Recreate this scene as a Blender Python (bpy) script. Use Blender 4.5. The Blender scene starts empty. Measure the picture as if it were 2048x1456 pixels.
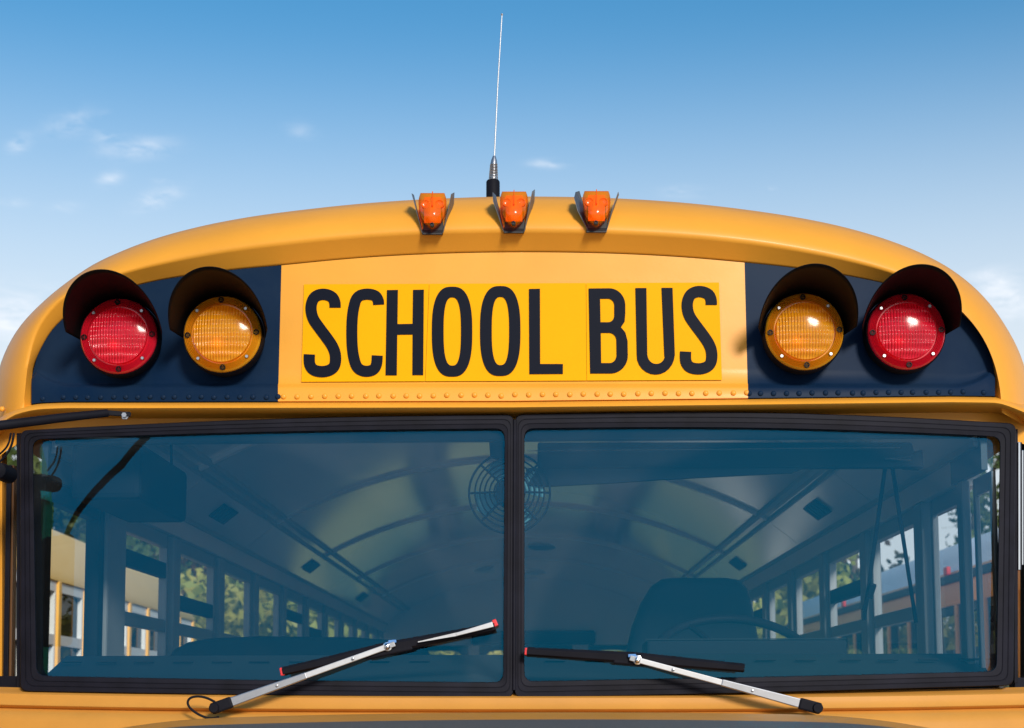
import bpy, bmesh, math, random
import numpy as np
from mathutils import Vector, Matrix, Euler
R_ = math.radians
random.seed(7)
scene = bpy.context.scene
col = scene.collection

# ---------------------------------------------------------------- camera
F = 3200.0                       # focal length in pixels of a 2048 px wide frame
PPX, PPY = 1024.0, 1067.0        # principal point
CAM = Vector((0.05, -3.70, 1.80))
ROT = Euler((R_(96.0), R_(0.30), R_(0.82)), 'XYZ')
cam_data = bpy.data.cameras.new('camera')
cam_data.sensor_width = 36.0
cam_data.lens = 36.0 * F / 2048.0
cam_data.shift_y = (PPY - 728.0) / 2048.0
cam_data.clip_start = 0.05
cam_data.clip_end = 2000.0
cam_data.dof.use_dof = True
cam_data.dof.focus_distance = 3.72
cam_data.dof.aperture_fstop = 8.0
cam = bpy.data.objects.new('camera', cam_data)
cam.location = CAM
cam.rotation_euler = ROT
col.objects.link(cam)
scene.camera = cam
RM = ROT.to_matrix()

# ---------------------------------------------------------------- light
SUN_DIR = Vector((0.31, -0.84, 0.39)).normalized()     # towards the sun
elev = math.asin(SUN_DIR.z)
sun = bpy.data.lights.new('sun', 'SUN')
sun.energy = 3.5
sun.angle = R_(12.0)
sun.color = (1.0, 0.94, 0.84)
sun_ob = bpy.data.objects.new('sun', sun)
sun_ob.rotation_euler = (-SUN_DIR).to_track_quat('-Z', 'Y').to_euler()
sun_ob.location = (6, -2, 12)
col.objects.link(sun_ob)

world = bpy.data.worlds.new('World')
scene.world = world
world.use_nodes = True
wt = world.node_tree
for n in list(wt.nodes):
    wt.nodes.remove(n)
wo = wt.nodes.new('ShaderNodeOutputWorld')
bg = wt.nodes.new('ShaderNodeBackground')
bg.inputs['Strength'].default_value = 0.15
sky = wt.nodes.new('ShaderNodeTexSky')
sky.sky_type = 'NISHITA'
sky.sun_disc = False
sky.sun_elevation = elev
sky.sun_rotation = math.atan2(SUN_DIR.x, SUN_DIR.y)
sky.altitude = 0.0
sky.air_density = 1.0
sky.dust_density = 0.6
sky.ozone_density = 1.0
wt.links.new(bg.outputs[0], wo.inputs[0])

def px_dir(px, py):
    return (RM @ Vector(((px - PPX) / F, -(py - PPY) / F, -1.0))).normalized()

def wnode(kind, **kw):
    n = wt.nodes.new(kind)
    for k, v in kw.items():
        setattr(n, k, v)
    return n

def build_sky():
    L = wt.links
    tc = wnode('ShaderNodeTexCoord')
    # wispy texture in direction space, stretched along the horizon
    mp = wnode('ShaderNodeMapping')
    mp.inputs['Scale'].default_value = (9.0, 9.0, 30.0)
    mp.inputs['Rotation'].default_value = (0.0, R_(14), 0.0)
    L.new(tc.outputs['Generated'], mp.inputs['Vector'])
    nz = wnode('ShaderNodeTexNoise')
    nz.inputs['Scale'].default_value = 4.2
    nz.inputs['Detail'].default_value = 9.0
    nz.inputs['Roughness'].default_value = 0.62
    nz.inputs['Distortion'].default_value = 0.5
    L.new(mp.outputs[0], nz.inputs['Vector'])
    # scattered wisps over the whole sky (very sparse)
    nb = wnode('ShaderNodeTexNoise')
    nb.inputs['Scale'].default_value = 0.5
    nb.inputs['Detail'].default_value = 3.0
    L.new(mp.outputs[0], nb.inputs['Vector'])
    base = wnode('ShaderNodeMapRange')
    base.inputs['From Min'].default_value = 0.70
    base.inputs['From Max'].default_value = 0.84
    L.new(nb.outputs['Fac'], base.inputs['Value'])
    acc = base.outputs[0]
    wisps = [(275, 297, 62, 17, .75, -4), (140, 248, 45, 20, .5, -18), (315, 398, 48, 16, .8, -22),
             (38, 287, 22, 14, .75, -30), (222, 356, 24, 13, .6, -15), (210, 270, 26, 14, .5, -10),
             (212, 232, 14, 9, .35, 0), (1094, 328, 34, 9, .7, 0), (600, 262, 28, 16, .22, 10),
             (1370, 385, 45, 12, .35, 0), (1538, 381, 14, 7, .35, 0), (20, 405, 30, 8, .4, 0),
             (30, 640, 110, 55, 1.0, 0), (1990, 560, 50, 22, .9, 0), (2015, 598, 55, 20, 1.0, 0),
             (2040, 632, 50, 16, .9, 0), (130, 415, 30, 10, .25, 0), (322, 358, 16, 8, .35, 0)]
    for (px, py, rx, ry, amp, rot) in wisps:
        c = px_dir(px, py)
        e1 = px_dir(px + 1, py) - px_dir(px - 1, py)
        e1.normalize()
        e2 = c.cross(e1).normalized()
        a = R_(rot)
        u = e1 * math.cos(a) + e2 * math.sin(a)
        v = e2 * math.cos(a) - e1 * math.sin(a)
        def dot(vec, rad):
            s = wnode('ShaderNodeVectorMath', operation='SUBTRACT')
            L.new(tc.outputs['Generated'], s.inputs[0]); s.inputs[1].default_value = c
            d = wnode('ShaderNodeVectorMath', operation='DOT_PRODUCT')
            L.new(s.outputs[0], d.inputs[0]); d.inputs[1].default_value = vec / (rad / F)
            q = wnode('ShaderNodeMath', operation='MULTIPLY')
            L.new(d.outputs['Value'], q.inputs[0]); L.new(d.outputs['Value'], q.inputs[1])
            return q.outputs[0]
        su = wnode('ShaderNodeMath', operation='ADD')
        L.new(dot(u, rx), su.inputs[0]); L.new(dot(v, ry), su.inputs[1])
        g = wnode('ShaderNodeMath', operation='POWER')      # exp(-r2)
        g.inputs[0].default_value = 0.30
        L.new(su.outputs[0], g.inputs[1])
        # only the forward half of the sphere
        fw = wnode('ShaderNodeVectorMath', operation='DOT_PRODUCT')
        L.new(tc.outputs['Generated'], fw.inputs[0]); fw.inputs[1].default_value = c
        gt = wnode('ShaderNodeMath', operation='GREATER_THAN')
        L.new(fw.outputs['Value'], gt.inputs[0]); gt.inputs[1].default_value = 0.5
        m = wnode('ShaderNodeMath', operation='MULTIPLY')
        L.new(g.outputs[0], m.inputs[0]); L.new(gt.outputs[0], m.inputs[1])
        m2 = wnode('ShaderNodeMath', operation='MULTIPLY')
        L.new(m.outputs[0], m2.inputs[0]); m2.inputs[1].default_value = amp
        ad = wnode('ShaderNodeMath', operation='ADD')
        L.new(acc, ad.inputs[0]); L.new(m2.outputs[0], ad.inputs[1])
        acc = ad.outputs[0]
    nr = wnode('ShaderNodeMapRange')
    nr.inputs['From Min'].default_value = 0.39
    nr.inputs['From Max'].default_value = 0.68
    L.new(nz.outputs['Fac'], nr.inputs['Value'])
    mm = wnode('ShaderNodeMath', operation='MULTIPLY', use_clamp=True)
    L.new(acc, mm.inputs[0]); L.new(nr.outputs[0], mm.inputs[1])
    m3 = wnode('ShaderNodeMath', operation='MULTIPLY', use_clamp=True)
    L.new(mm.outputs[0], m3.inputs[0]); m3.inputs[1].default_value = 0.95
    hs = wnode('ShaderNodeHueSaturation')
    hs.inputs['Saturation'].default_value = 1.42
    hs.inputs['Hue'].default_value = 0.492
    L.new(sky.outputs[0], hs.inputs['Color'])
    # pale haze low over the horizon, the same all round
    sx = wnode('ShaderNodeSeparateXYZ'); L.new(tc.outputs['Generated'], sx.inputs[0])
    hz = wnode('ShaderNodeMapRange', interpolation_type='SMOOTHSTEP')
    hz.inputs['From Min'].default_value = 0.16; hz.inputs['From Max'].default_value = 0.42
    hz.inputs['To Min'].default_value = 0.92; hz.inputs['To Max'].default_value = 0.0
    L.new(sx.outputs['Z'], hz.inputs['Value'])
    hm = wnode('ShaderNodeMix', data_type='RGBA')
    L.new(hz.outputs[0], hm.inputs['Factor']); L.new(hs.outputs[0], hm.inputs['A'])
    hm.inputs['B'].default_value = (5.4, 5.75, 6.1, 1)
    mix = wnode('ShaderNodeMix', data_type='RGBA')
    L.new(m3.outputs[0], mix.inputs['Factor'])
    L.new(hm.outputs['Result'], mix.inputs['A'])
    mix.inputs['B'].default_value = (6.4, 6.7, 7.2, 1)
    L.new(mix.outputs['Result'], bg.inputs['Color'])
build_sky()

scene.view_settings.view_transform = 'Standard'
scene.view_settings.look = 'None'
scene.view_settings.exposure = 0.0
scene.view_settings.gamma = 1.0
scene.view_settings.use_curve_mapping = False
scene.render.engine = 'CYCLES'
cy = scene.cycles
cy.use_denoising = True
cy.max_bounces = 10
cy.diffuse_bounces = 4
cy.glossy_bounces = 4
cy.transmission_bounces = 6
cy.transparent_max_bounces = 24
cy.sample_clamp_indirect = 6.0

# ---------------------------------------------------------------- surveying: photo pixel -> point on a plane across the bus
def kx(x):
    return 0.12 * (abs(x) / 1.2) ** 3          # the bus front sweeps back towards its corners

def at(px, py, Y):
    v = RM @ Vector(((px - PPX) / F, -(py - PPY) / F, -1.0))
    return CAM + v * ((Y - CAM.y) / v.y)

def atk(px, py, dy):
    Y = dy
    for _ in range(4):
        p = at(px, py, Y)
        Y = dy + kx(p.x)
    return at(px, py, Y)

_z0 = at(1024, 765, .030).z
_z1 = at(1024, 530, .040).z
def panel_y(x, z):
    return .030 + .008 * (z - _z0) / (_z1 - _z0) + kx(x)

def atp(px, py, off=0.0):
    Y = .07
    for _ in range(4):
        p = at(px, py, Y)
        Y = panel_y(p.x, p.z) + off
    return at(px, py, Y)

# ---------------------------------------------------------------- mesh helpers
class MB:
    def __init__(self):
        self.v = []; self.f = []
    def add(self, verts, faces):
        o = len(self.v)
        self.v += [tuple(p) for p in verts]
        self.f += [tuple(i + o for i in fc) for fc in faces]
        return self
    def box(self, a, b):
        x0, y0, z0 = a; x1, y1, z1 = b
        return self.add([(x0,y0,z0),(x1,y0,z0),(x1,y1,z0),(x0,y1,z0),(x0,y0,z1),(x1,y0,z1),(x1,y1,z1),(x0,y1,z1)],
                        [(0,3,2,1),(4,5,6,7),(0,1,5,4),(1,2,6,5),(2,3,7,6),(3,0,4,7)])
    def grid(self, rows, closed=False):
        n = len(rows[0]); vs = [p for r in rows for p in r]; fs = []
        for j in range(len(rows) - 1):
            for i in range(n if closed else n - 1):
                k = (i + 1) % n
                fs.append((j*n+i, j*n+k, (j+1)*n+k, (j+1)*n+i))
        return self.add(vs, fs)
    def tube(self, pts, r, n=8, cap=True):
        pts = [Vector(p) for p in pts]
        rr = r if isinstance(r, (list, tuple)) else [r] * len(pts)
        rows = []; up = None
        for i, p in enumerate(pts):
            d = (pts[min(i+1, len(pts)-1)] - pts[max(i-1, 0)]).normalized()
            if up is None:
                up = Vector((0,0,1)) if abs(d.z) < .9 else Vector((1,0,0))
            s = d.cross(up).normalized(); up = s.cross(d).normalized()
            rows.append([p + (s*math.cos(a) + up*math.sin(a)) * rr[i] for a in [2*math.pi*k/n for k in range(n)]])
        o = len(self.v)
        self.grid(rows, True)
        if cap:
            m = len(rows)
            self.f.append(tuple(o + k for k in reversed(range(n))))
            self.f.append(tuple(o + (m-1)*n + k for k in range(n)))
        return self
    def bar(self, p0, p1, w, t, wvec=None):
        """flat bar from p0 to p1, width w in the picture plane, thickness t in depth; w may be (w0, w1)"""
        p0 = Vector(p0); p1 = Vector(p1)
        d = (p1 - p0).normalized()
        dep = Vector((0, 1, 0)) if wvec is None else Vector(wvec)
        s = d.cross(dep).normalized(); dep = s.cross(d).normalized()
        w0, w1 = w if isinstance(w, tuple) else (w, w)
        vs = []
        for p, ww in ((p0, w0), (p1, w1)):
            for a, b in ((-1,-1),(1,-1),(1,1),(-1,1)):
                vs.append(p + s*a*ww/2 + dep*b*t/2)
        return self.add(vs, [(0,1,2,3),(7,6,5,4),(0,4,5,1),(1,5,6,2),(2,6,7,3),(3,7,4,0)])
    def lathe(self, prof, c, n=32, axis='-y', cap=False):
        rows = []
        for r, h in prof:
            row = []
            for k in range(n):
                a = 2*math.pi*k/n
                if axis == '-y':
                    row.append((c[0] + r*math.cos(a), c[1] + h, c[2] + r*math.sin(a)))
                else:
                    row.append((c[0] + r*math.cos(a), c[1] + r*math.sin(a), c[2] + h))
            rows.append(row)
        o = len(self.v)
        self.grid(rows, True)
        if cap:
            self.f.append(tuple(o + k for k in range(n)))
            self.f.append(tuple(o + (len(rows)-1)*n + k for k in reversed(range(n))))
        return self
    def prism(self, poly, off):
        n = len(poly); off = Vector(off)
        a = [Vector(p) for p in poly]; b = [p + off for p in a]
        fs = [tuple(range(n)), tuple(reversed(range(n, 2*n)))]
        fs += [(i, i+n, (i+1) % n + n, (i+1) % n) for i in range(n)]
        return self.add(a + b, fs)
    def mesh(self, name, mats, smooth=None, recalc=True, bevel=0):
        me = bpy.data.meshes.new(name)
        me.from_pydata([tuple(p) for p in self.v], [], self.f)
        if recalc or bevel:
            bm = bmesh.new(); bm.from_mesh(me)
            bmesh.ops.remove_doubles(bm, verts=bm.verts, dist=1e-6)
            bmesh.ops.recalc_face_normals(bm, faces=bm.faces)
            if bevel:
                es = [e for e in bm.edges if len(e.link_faces) == 2 and e.calc_face_angle(0) > .6]
                bmesh.ops.bevel(bm, geom=es, offset=bevel, segments=2, affect='EDGES', profile=.5, clamp_overlap=True)
            bm.to_mesh(me); bm.free()
        for m in (mats if isinstance(mats, (list, tuple)) else [mats]):
            me.materials.append(m)
        if smooth:
            me.polygons.foreach_set('use_smooth', [True] * len(me.polygons))
            me.set_sharp_from_angle(angle=R_(smooth))
        return me
    def build(self, name, mat, parent=None, smooth=None, bevel=0, recalc=True):
        return link(name, self.mesh(name, mat, smooth, recalc, bevel), parent)

def link(name, me, parent=None, loc=None):
    o = bpy.data.objects.new(name, me)
    col.objects.link(o)
    o.parent = parent
    if loc is not None:
        o.location = loc
    return o

def empty(name, label, cat, loc=(0,0,0), group=None):
    o = bpy.data.objects.new(name, None)
    o.empty_display_size = .3
    col.objects.link(o)
    o.location = loc
    o['label'] = label; o['category'] = cat
    if group: o['group'] = group
    return o

def interp(pts, x):
    if x <= pts[0][0]: return pts[0][1]
    for (a, b), (c, d) in zip(pts, pts[1:]):
        if x <= c: return b + (d - b) * (x - a) / (c - a)
    return pts[-1][1]

def resample(pts, n, smooth=2):
    P = [Vector((a, b)) for a, b in pts]
    for _ in range(smooth):                        # corner cutting
        Q = [P[0]]
        for a, b in zip(P, P[1:]):
            Q += [a*.75 + b*.25, a*.25 + b*.75]
        Q.append(P[-1]); P = Q
    L = [0]
    for a, b in zip(P, P[1:]): L.append(L[-1] + (b - a).length)
    out = []; j = 0
    for k in range(n):
        s = L[-1] * k / (n - 1)
        while j < len(P) - 2 and L[j+1] < s: j += 1
        t = (s - L[j]) / max(1e-9, L[j+1] - L[j])
        out.append(P[j] + (P[j+1] - P[j]) * min(1, t))
    return out

# ---------------------------------------------------------------- materials
def mat(name, color, rough=.5, metal=0., spec=.5, coat=0., noise=0., nscale=6., bump=0., bscale=200., c2=None, rvar=0., wavy=0.):
    m = bpy.data.materials.new(name); m.use_nodes = True
    nt = m.node_tree; b = nt.nodes['Principled BSDF']
    b.inputs['Base Color'].default_value = (*color, 1)
    b.inputs['Roughness'].default_value = rough
    b.inputs['Metallic'].default_value = metal
    b.inputs['Specular IOR Level'].default_value = spec
    b.inputs['Coat Weight'].default_value = coat
    b.inputs['Coat Roughness'].default_value = .12
    tc = nt.nodes.new('ShaderNodeTexCoord')
    if noise or c2:
        n = nt.nodes.new('ShaderNodeTexNoise')
        n.inputs['Scale'].default_value = nscale; n.inputs['Detail'].default_value = 6; n.inputs['Roughness'].default_value = .6
        nt.links.new(tc.outputs['Object'], n.inputs['Vector'])
        mr = nt.nodes.new('ShaderNodeMapRange')
        mr.inputs['From Min'].default_value = .35; mr.inputs['From Max'].default_value = .7
        nt.links.new(n.outputs['Fac'], mr.inputs['Value'])
        mx = nt.nodes.new('ShaderNodeMix'); mx.data_type = 'RGBA'
        mx.inputs['A'].default_value = (*color, 1)
        cc = c2 or tuple(c * (1 - noise) for c in color)
        mx.inputs['B'].default_value = (*cc, 1)
        nt.links.new(mr.outputs[0], mx.inputs['Factor'])
        nt.links.new(mx.outputs['Result'], b.inputs['Base Color'])
        if rvar:
            rr = nt.nodes.new('ShaderNodeMapRange')
            rr.inputs['To Min'].default_value = rough - rvar; rr.inputs['To Max'].default_value = rough + rvar
            nt.links.new(n.outputs['Fac'], rr.inputs['Value'])
            nt.links.new(rr.outputs[0], b.inputs['Roughness'])
    if bump:
        n2 = nt.nodes.new('ShaderNodeTexNoise')
        n2.inputs['Scale'].default_value = bscale; n2.inputs['Detail'].default_value = 3
        nt.links.new(tc.outputs['Object'], n2.inputs['Vector'])
        bp = nt.nodes.new('ShaderNodeBump'); bp.inputs['Strength'].default_value = bump; bp.inputs['Distance'].default_value = .002
        nt.links.new(n2.outputs['Fac'], bp.inputs['Height'])
        if wavy:          # slow dents of hand-worked sheet metal
            n3 = nt.nodes.new('ShaderNodeTexNoise'); n3.inputs['Scale'].default_value = 6; n3.inputs['Detail'].default_value = 1
            nt.links.new(tc.outputs['Object'], n3.inputs['Vector'])
            b3 = nt.nodes.new('ShaderNodeBump'); b3.inputs['Strength'].default_value = wavy; b3.inputs['Distance'].default_value = .01
            nt.links.new(n3.outputs['Fac'], b3.inputs['Height']); nt.links.new(b3.outputs[0], bp.inputs['Normal'])
        nt.links.new(bp.outputs[0], b.inputs['Normal'])
    return m

def glass(name, trans, refl, fac, rough=0.0, film=0.0):
    """thin pane: tinted see-through plus a mirror share that grows towards grazing"""
    m = bpy.data.materials.new(name); m.use_nodes = True
    nt = m.node_tree
    for n in list(nt.nodes):
        if n.type == 'BSDF_PRINCIPLED': nt.nodes.remove(n)
    out = next(n for n in nt.nodes if n.type == 'OUTPUT_MATERIAL')
    tr = nt.nodes.new('ShaderNodeBsdfTransparent'); tr.inputs[0].default_value = (*trans, 1)
    gl = nt.nodes.new('ShaderNodeBsdfGlossy'); gl.inputs['Color'].default_value = (*refl, 1); gl.inputs['Roughness'].default_value = rough
    fr = nt.nodes.new('ShaderNodeFresnel'); fr.inputs['IOR'].default_value = 1.5
    ma = nt.nodes.new('ShaderNodeMath'); ma.operation = 'MULTIPLY'; ma.inputs[1].default_value = fac; ma.use_clamp = True
    nt.links.new(fr.outputs[0], ma.inputs[0])
    mx = nt.nodes.new('ShaderNodeMixShader')
    nt.links.new(ma.outputs[0], mx.inputs[0]); nt.links.new(tr.outputs[0], mx.inputs[1]); nt.links.new(gl.outputs[0], mx.inputs[2])
    last = mx.outputs[0]
    if film:          # thin uneven film of road dust
        tc = nt.nodes.new('ShaderNodeTexCoord')
        mp = nt.nodes.new('ShaderNodeMapping'); mp.inputs['Scale'].default_value = (2.2, 1, 5.0)
        nz = nt.nodes.new('ShaderNodeTexNoise'); nz.inputs['Scale'].default_value = 2.4; nz.inputs['Detail'].default_value = 8; nz.inputs['Roughness'].default_value = .68
        nt.links.new(tc.outputs['Object'], mp.inputs['Vector']); nt.links.new(mp.outputs[0], nz.inputs['Vector'])
        mr = nt.nodes.new('ShaderNodeMapRange'); mr.inputs['From Min'].default_value = .3; mr.inputs['From Max'].default_value = .75
        mr.inputs['To Min'].default_value = film*.35; mr.inputs['To Max'].default_value = film*1.5
        nt.links.new(nz.outputs['Fac'], mr.inputs['Value'])
        # the wipers have swept two clean fans; dust stays outside them
        clean = None
        for pvx in (-.74, .66):
            dv = nt.nodes.new('ShaderNodeVectorMath'); dv.operation = 'SUBTRACT'; dv.inputs[1].default_value = (pvx, 0, 1.79)
            nt.links.new(tc.outputs['Object'], dv.inputs[0])
            fl = nt.nodes.new('ShaderNodeVectorMath'); fl.operation = 'MULTIPLY'; fl.inputs[1].default_value = (1, 0, 1)
            nt.links.new(dv.outputs[0], fl.inputs[0])
            ln = nt.nodes.new('ShaderNodeVectorMath'); ln.operation = 'LENGTH'; nt.links.new(fl.outputs[0], ln.inputs[0])
            e1 = nt.nodes.new('ShaderNodeMapRange'); e1.interpolation_type = 'SMOOTHSTEP'
            e1.inputs['From Min'].default_value = .615; e1.inputs['From Max'].default_value = .660
            e1.inputs['To Min'].default_value = .55; e1.inputs['To Max'].default_value = 2.3
            nt.links.new(ln.outputs['Value'], e1.inputs['Value'])
            if clean is None: clean = e1.outputs[0]
            else:
                mn = nt.nodes.new('ShaderNodeMath'); mn.operation = 'MINIMUM'
                nt.links.new(clean, mn.inputs[0]); nt.links.new(e1.outputs[0], mn.inputs[1]); clean = mn.outputs[0]
        mf = nt.nodes.new('ShaderNodeMath'); mf.operation = 'MULTIPLY'
        nt.links.new(mr.outputs[0], mf.inputs[0]); nt.links.new(clean, mf.inputs[1])
        df = nt.nodes.new('ShaderNodeBsdfDiffuse'); df.inputs[0].default_value = (.50, .52, .52, 1)
        m2 = nt.nodes.new('ShaderNodeMixShader')
        nt.links.new(mf.outputs[0], m2.inputs[0]); nt.links.new(last, m2.inputs[1]); nt.links.new(df.outputs[0], m2.inputs[2])
        last = m2.outputs[0]
    nt.links.new(last, out.inputs[0])
    return m

def lens_mat(name, color, deep, flutes=True, clear=.42):
    m = mat(name, color, rough=.16, spec=.6, coat=.6)
    nt = m.node_tree; b = nt.nodes['Principled BSDF']
    tc = nt.nodes['Texture Coordinate']
    if flutes:
        def wave(rot, sc, dist):
            mp = nt.nodes.new('ShaderNodeMapping'); mp.inputs['Rotation'].default_value = rot
            nt.links.new(tc.outputs['Object'], mp.inputs['Vector'])
            w = nt.nodes.new('ShaderNodeTexWave'); w.bands_direction = 'X'
            w.inputs['Scale'].default_value = sc; w.inputs['Distortion'].default_value = dist; w.inputs['Detail'].default_value = 1
            nt.links.new(mp.outputs[0], w.inputs['Vector'])
            return w.outputs['Fac']
        v = wave((0, 0, 0), 46, .15)          # vertical flutes
        h = wave((0, R_(90), 0), 15, .3)      # horizontal steps
        # blocks of flutes that break the colour up
        vo = nt.nodes.new('ShaderNodeTexVoronoi'); vo.distance = 'CHEBYCHEV'
        vo.inputs['Scale'].default_value = 34
        mpv = nt.nodes.new('ShaderNodeMapping'); mpv.inputs['Scale'].default_value = (.8, 1, 1.7)
        nt.links.new(tc.outputs['Object'], mpv.inputs['Vector']); nt.links.new(mpv.outputs[0], vo.inputs['Vector'])
        sep = nt.nodes.new('ShaderNodeSeparateColor'); nt.links.new(vo.outputs['Color'], sep.inputs[0])
        ad = nt.nodes.new('ShaderNodeMath'); ad.operation = 'ADD'
        nt.links.new(v, ad.inputs[0]); nt.links.new(h, ad.inputs[1])
        # flutes fill the round field inside the rim only
        fl = nt.nodes.new('ShaderNodeVectorMath'); fl.operation = 'MULTIPLY'; fl.inputs[1].default_value = (1, 0, 1)
        nt.links.new(tc.outputs['Object'], fl.inputs[0])
        le = nt.nodes.new('ShaderNodeVectorMath'); le.operation = 'LENGTH'; nt.links.new(fl.outputs[0], le.inputs[0])
        lt = nt.nodes.new('ShaderNodeMath'); lt.operation = 'LESS_THAN'; lt.inputs[1].default_value = .0672
        nt.links.new(le.outputs['Value'], lt.inputs[0])
        am = nt.nodes.new('ShaderNodeMath'); am.operation = 'MULTIPLY'
        nt.links.new(ad.outputs[0], am.inputs[0]); nt.links.new(lt.outputs[0], am.inputs[1])
        bp = nt.nodes.new('ShaderNodeBump'); bp.inputs['Strength'].default_value = .8; bp.inputs['Distance'].default_value = .003
        nt.links.new(am.outputs[0], bp.inputs['Height'])
        nt.links.new(bp.outputs[0], b.inputs['Normal'])
        # limit to the middle of the lens
        a2 = nt.nodes.new('ShaderNodeMath'); a2.operation = 'MULTIPLY'
        vm = nt.nodes.new('ShaderNodeMath'); vm.operation = 'MULTIPLY'; nt.links.new(v, vm.inputs[0]); nt.links.new(lt.outputs[0], vm.inputs[1])
        nt.links.new(vm.outputs[0], a2.inputs[0]); nt.links.new(sep.outputs[0], a2.inputs[1])
        mx = nt.nodes.new('ShaderNodeMix'); mx.data_type = 'RGBA'
        mx.inputs['A'].default_value = (*color, 1); mx.inputs['B'].default_value = (*deep, 1)
        nt.links.new(a2.outputs[0], mx.inputs['Factor'])
        nt.links.new(mx.outputs['Result'], b.inputs['Base Color'])
    # part of the light goes through to the reflector bowl
    out = next(n for n in nt.nodes if n.type == 'OUTPUT_MATERIAL')
    tr = nt.nodes.new('ShaderNodeBsdfTransparent'); tr.inputs[0].default_value = (*color, 1)
    ms = nt.nodes.new('ShaderNodeMixShader'); ms.inputs[0].default_value = clear
    nt.links.new(b.outputs[0], ms.inputs[1]); nt.links.new(tr.outputs[0], ms.inputs[2])
    nt.links.new(ms.outputs[0], out.inputs[0])
    return m

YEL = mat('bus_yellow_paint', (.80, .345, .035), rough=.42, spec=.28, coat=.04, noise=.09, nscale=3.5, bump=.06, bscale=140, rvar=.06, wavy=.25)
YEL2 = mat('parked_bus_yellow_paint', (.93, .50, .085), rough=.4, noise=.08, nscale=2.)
COWLP = mat('cowl_dull_yellow_paint', (.60, .265, .045), rough=.5, spec=.25, noise=.12, nscale=5., bump=.06, bscale=140, wavy=.25)  # darker, duller yellow than the front cap
PALEY = mat('sunlit_roof_yellow', (.95, .57, .12), rough=.45, noise=.06, nscale=2.)  # strong sun on the left bus roof, put into a lighter yellow
SIGN = mat('reflective_sign_yellow', (.88, .385, .001), rough=.55, spec=.06, noise=.04, nscale=9, bump=.03, bscale=500)
INK = mat('sign_black_vinyl', (.004, .006, .014), rough=.55, spec=.08)
NAVY = mat('black_panel_paint', (.004, .016, .045), rough=.42, spec=.05, coat=.0, nscale=6, c2=(.010, .024, .052), bump=.05, bscale=120, rvar=.08, wavy=.25)
RUB = mat('rubber_gasket', (.009, .009, .017), rough=.65, spec=.18, noise=.5, nscale=14, bump=.15, bscale=120)
BLK = mat('black_plastic', (.009, .009, .014), rough=.6, spec=.1, noise=.3, nscale=20)
MATTE = mat('matte_black_paint', (.018, .018, .022), rough=.62, noise=.3, nscale=30)
VISOR = mat('visor_dark_enamel', (.004, .003, .0035), rough=.5, spec=.14)
GUARD = mat('marker_guard_steel', (.10, .11, .13), rough=.42, metal=.2, noise=.3, nscale=60)
STEEL = mat('brushed_steel', (.44, .44, .46), rough=.32, metal=.9, noise=.12, nscale=40)
ALU = mat('worn_aluminium', (.55, .55, .56), rough=.42, metal=.6, noise=.15, nscale=30)
CHROME = mat('chrome', (.8, .8, .82), rough=.12, metal=1.)
REDCAP = mat('red_plastic_cap', (.70, .03, .035), rough=.4)
BLUECLIP = mat('blue_plastic_clip', (.10, .25, .55), rough=.4)
HOODB = mat('hood_antiglare_black', (.075, .075, .077), rough=.6, noise=.35, nscale=260, c2=(.12, .118, .115))
CEIL = mat('ceiling_enamel', (.86, .86, .82), rough=.10, spec=1.0, metal=.45, noise=.05, nscale=2)
WALLI = mat('interior_wall_enamel', (.56, .58, .57), rough=.36, noise=.06, nscale=3)
TRIM = mat('bulkhead_grey_trim', (.07, .10, .12), rough=.6, spec=.1)
POST = mat('window_post_enamel', (.26, .29, .30), rough=.45, spec=.2, noise=.1, nscale=6)
DARKI = mat('interior_dark_trim', (.012, .016, .022), rough=.7, spec=.06)
DASH = mat('dashboard_vinyl', (.022, .032, .038), rough=.7, spec=.08, bump=.1, bscale=300)
SLOT = mat('vent_slot_black', (.006, .006, .008), rough=.8)
SEATM = mat('seat_vinyl', (.018, .026, .036), rough=.7, spec=.08, bump=.15, bscale=220)
FANM = mat('fan_guard_black', (.008, .012, .016), rough=.6, spec=.1)
BLADE = mat('fan_blade_blue', (.10, .30, .36), rough=.4)
WFRAME = mat('window_frame_aluminium', (.20, .22, .23), rough=.4, metal=.3)
WWHITE = mat('white_window_frame', (.72, .74, .72), rough=.45)
WHITER = mat('white_roof_paint', (.75, .77, .78), rough=.45)
FLOORM = mat('rubber_floor', (.09, .09, .09), rough=.8)
TAIL = mat('silver_reflector_bowl', (.85, .85, .85), rough=.4, metal=.3)
REDL = lens_mat('red_lens', (.95, .020, .055), (.45, .003, .016))
AMBL = lens_mat('amber_lens', (1.0, .44, .016), (.85, .26, .005))
AMBM = lens_mat('amber_marker_lens', (1.0, .25, .006), (.5, .1, .0), flutes=False, clear=.58)
WSG = glass('windshield_glass', (.96, .98, .98), (.002, .50, 1.0), 2.6, film=.010)
SWG = glass('side_window_glass', (.97, .985, .985), (.7, .85, 1.0), .3)
PWG = glass('parked_bus_glass', (.06, .07, .075), (1, 1, 1), .35)

# ---------------------------------------------------------------- ground
def ground():
    m = mat('pale_bounce_concrete', (.36, .345, .32), rough=.85, noise=.35, nscale=1.5, bump=.4, bscale=60)  # unseen ground, made pale to bounce light onto the undersides
    g = MB().grid([[(-900, -900, 0), (900, -900, 0)], [(-900, 900, 0), (900, 900, 0)]]).build('ground', m)
    g['kind'] = 'structure'
    gm = mat('dry_grass', (.34, .32, .09), rough=.9, nscale=3, c2=(.22, .24, .06), bump=.8, bscale=40)
    lw = MB().grid([[(-60, 10.6, .004), (60, 10.6, .004)], [(-60, 90, .004), (60, 90, .004)]]).build('added_lawn', gm)  # unseen grass, added so the ceiling picks up yellow-green reflections
    lw['kind'] = 'structure'
ground()

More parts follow.
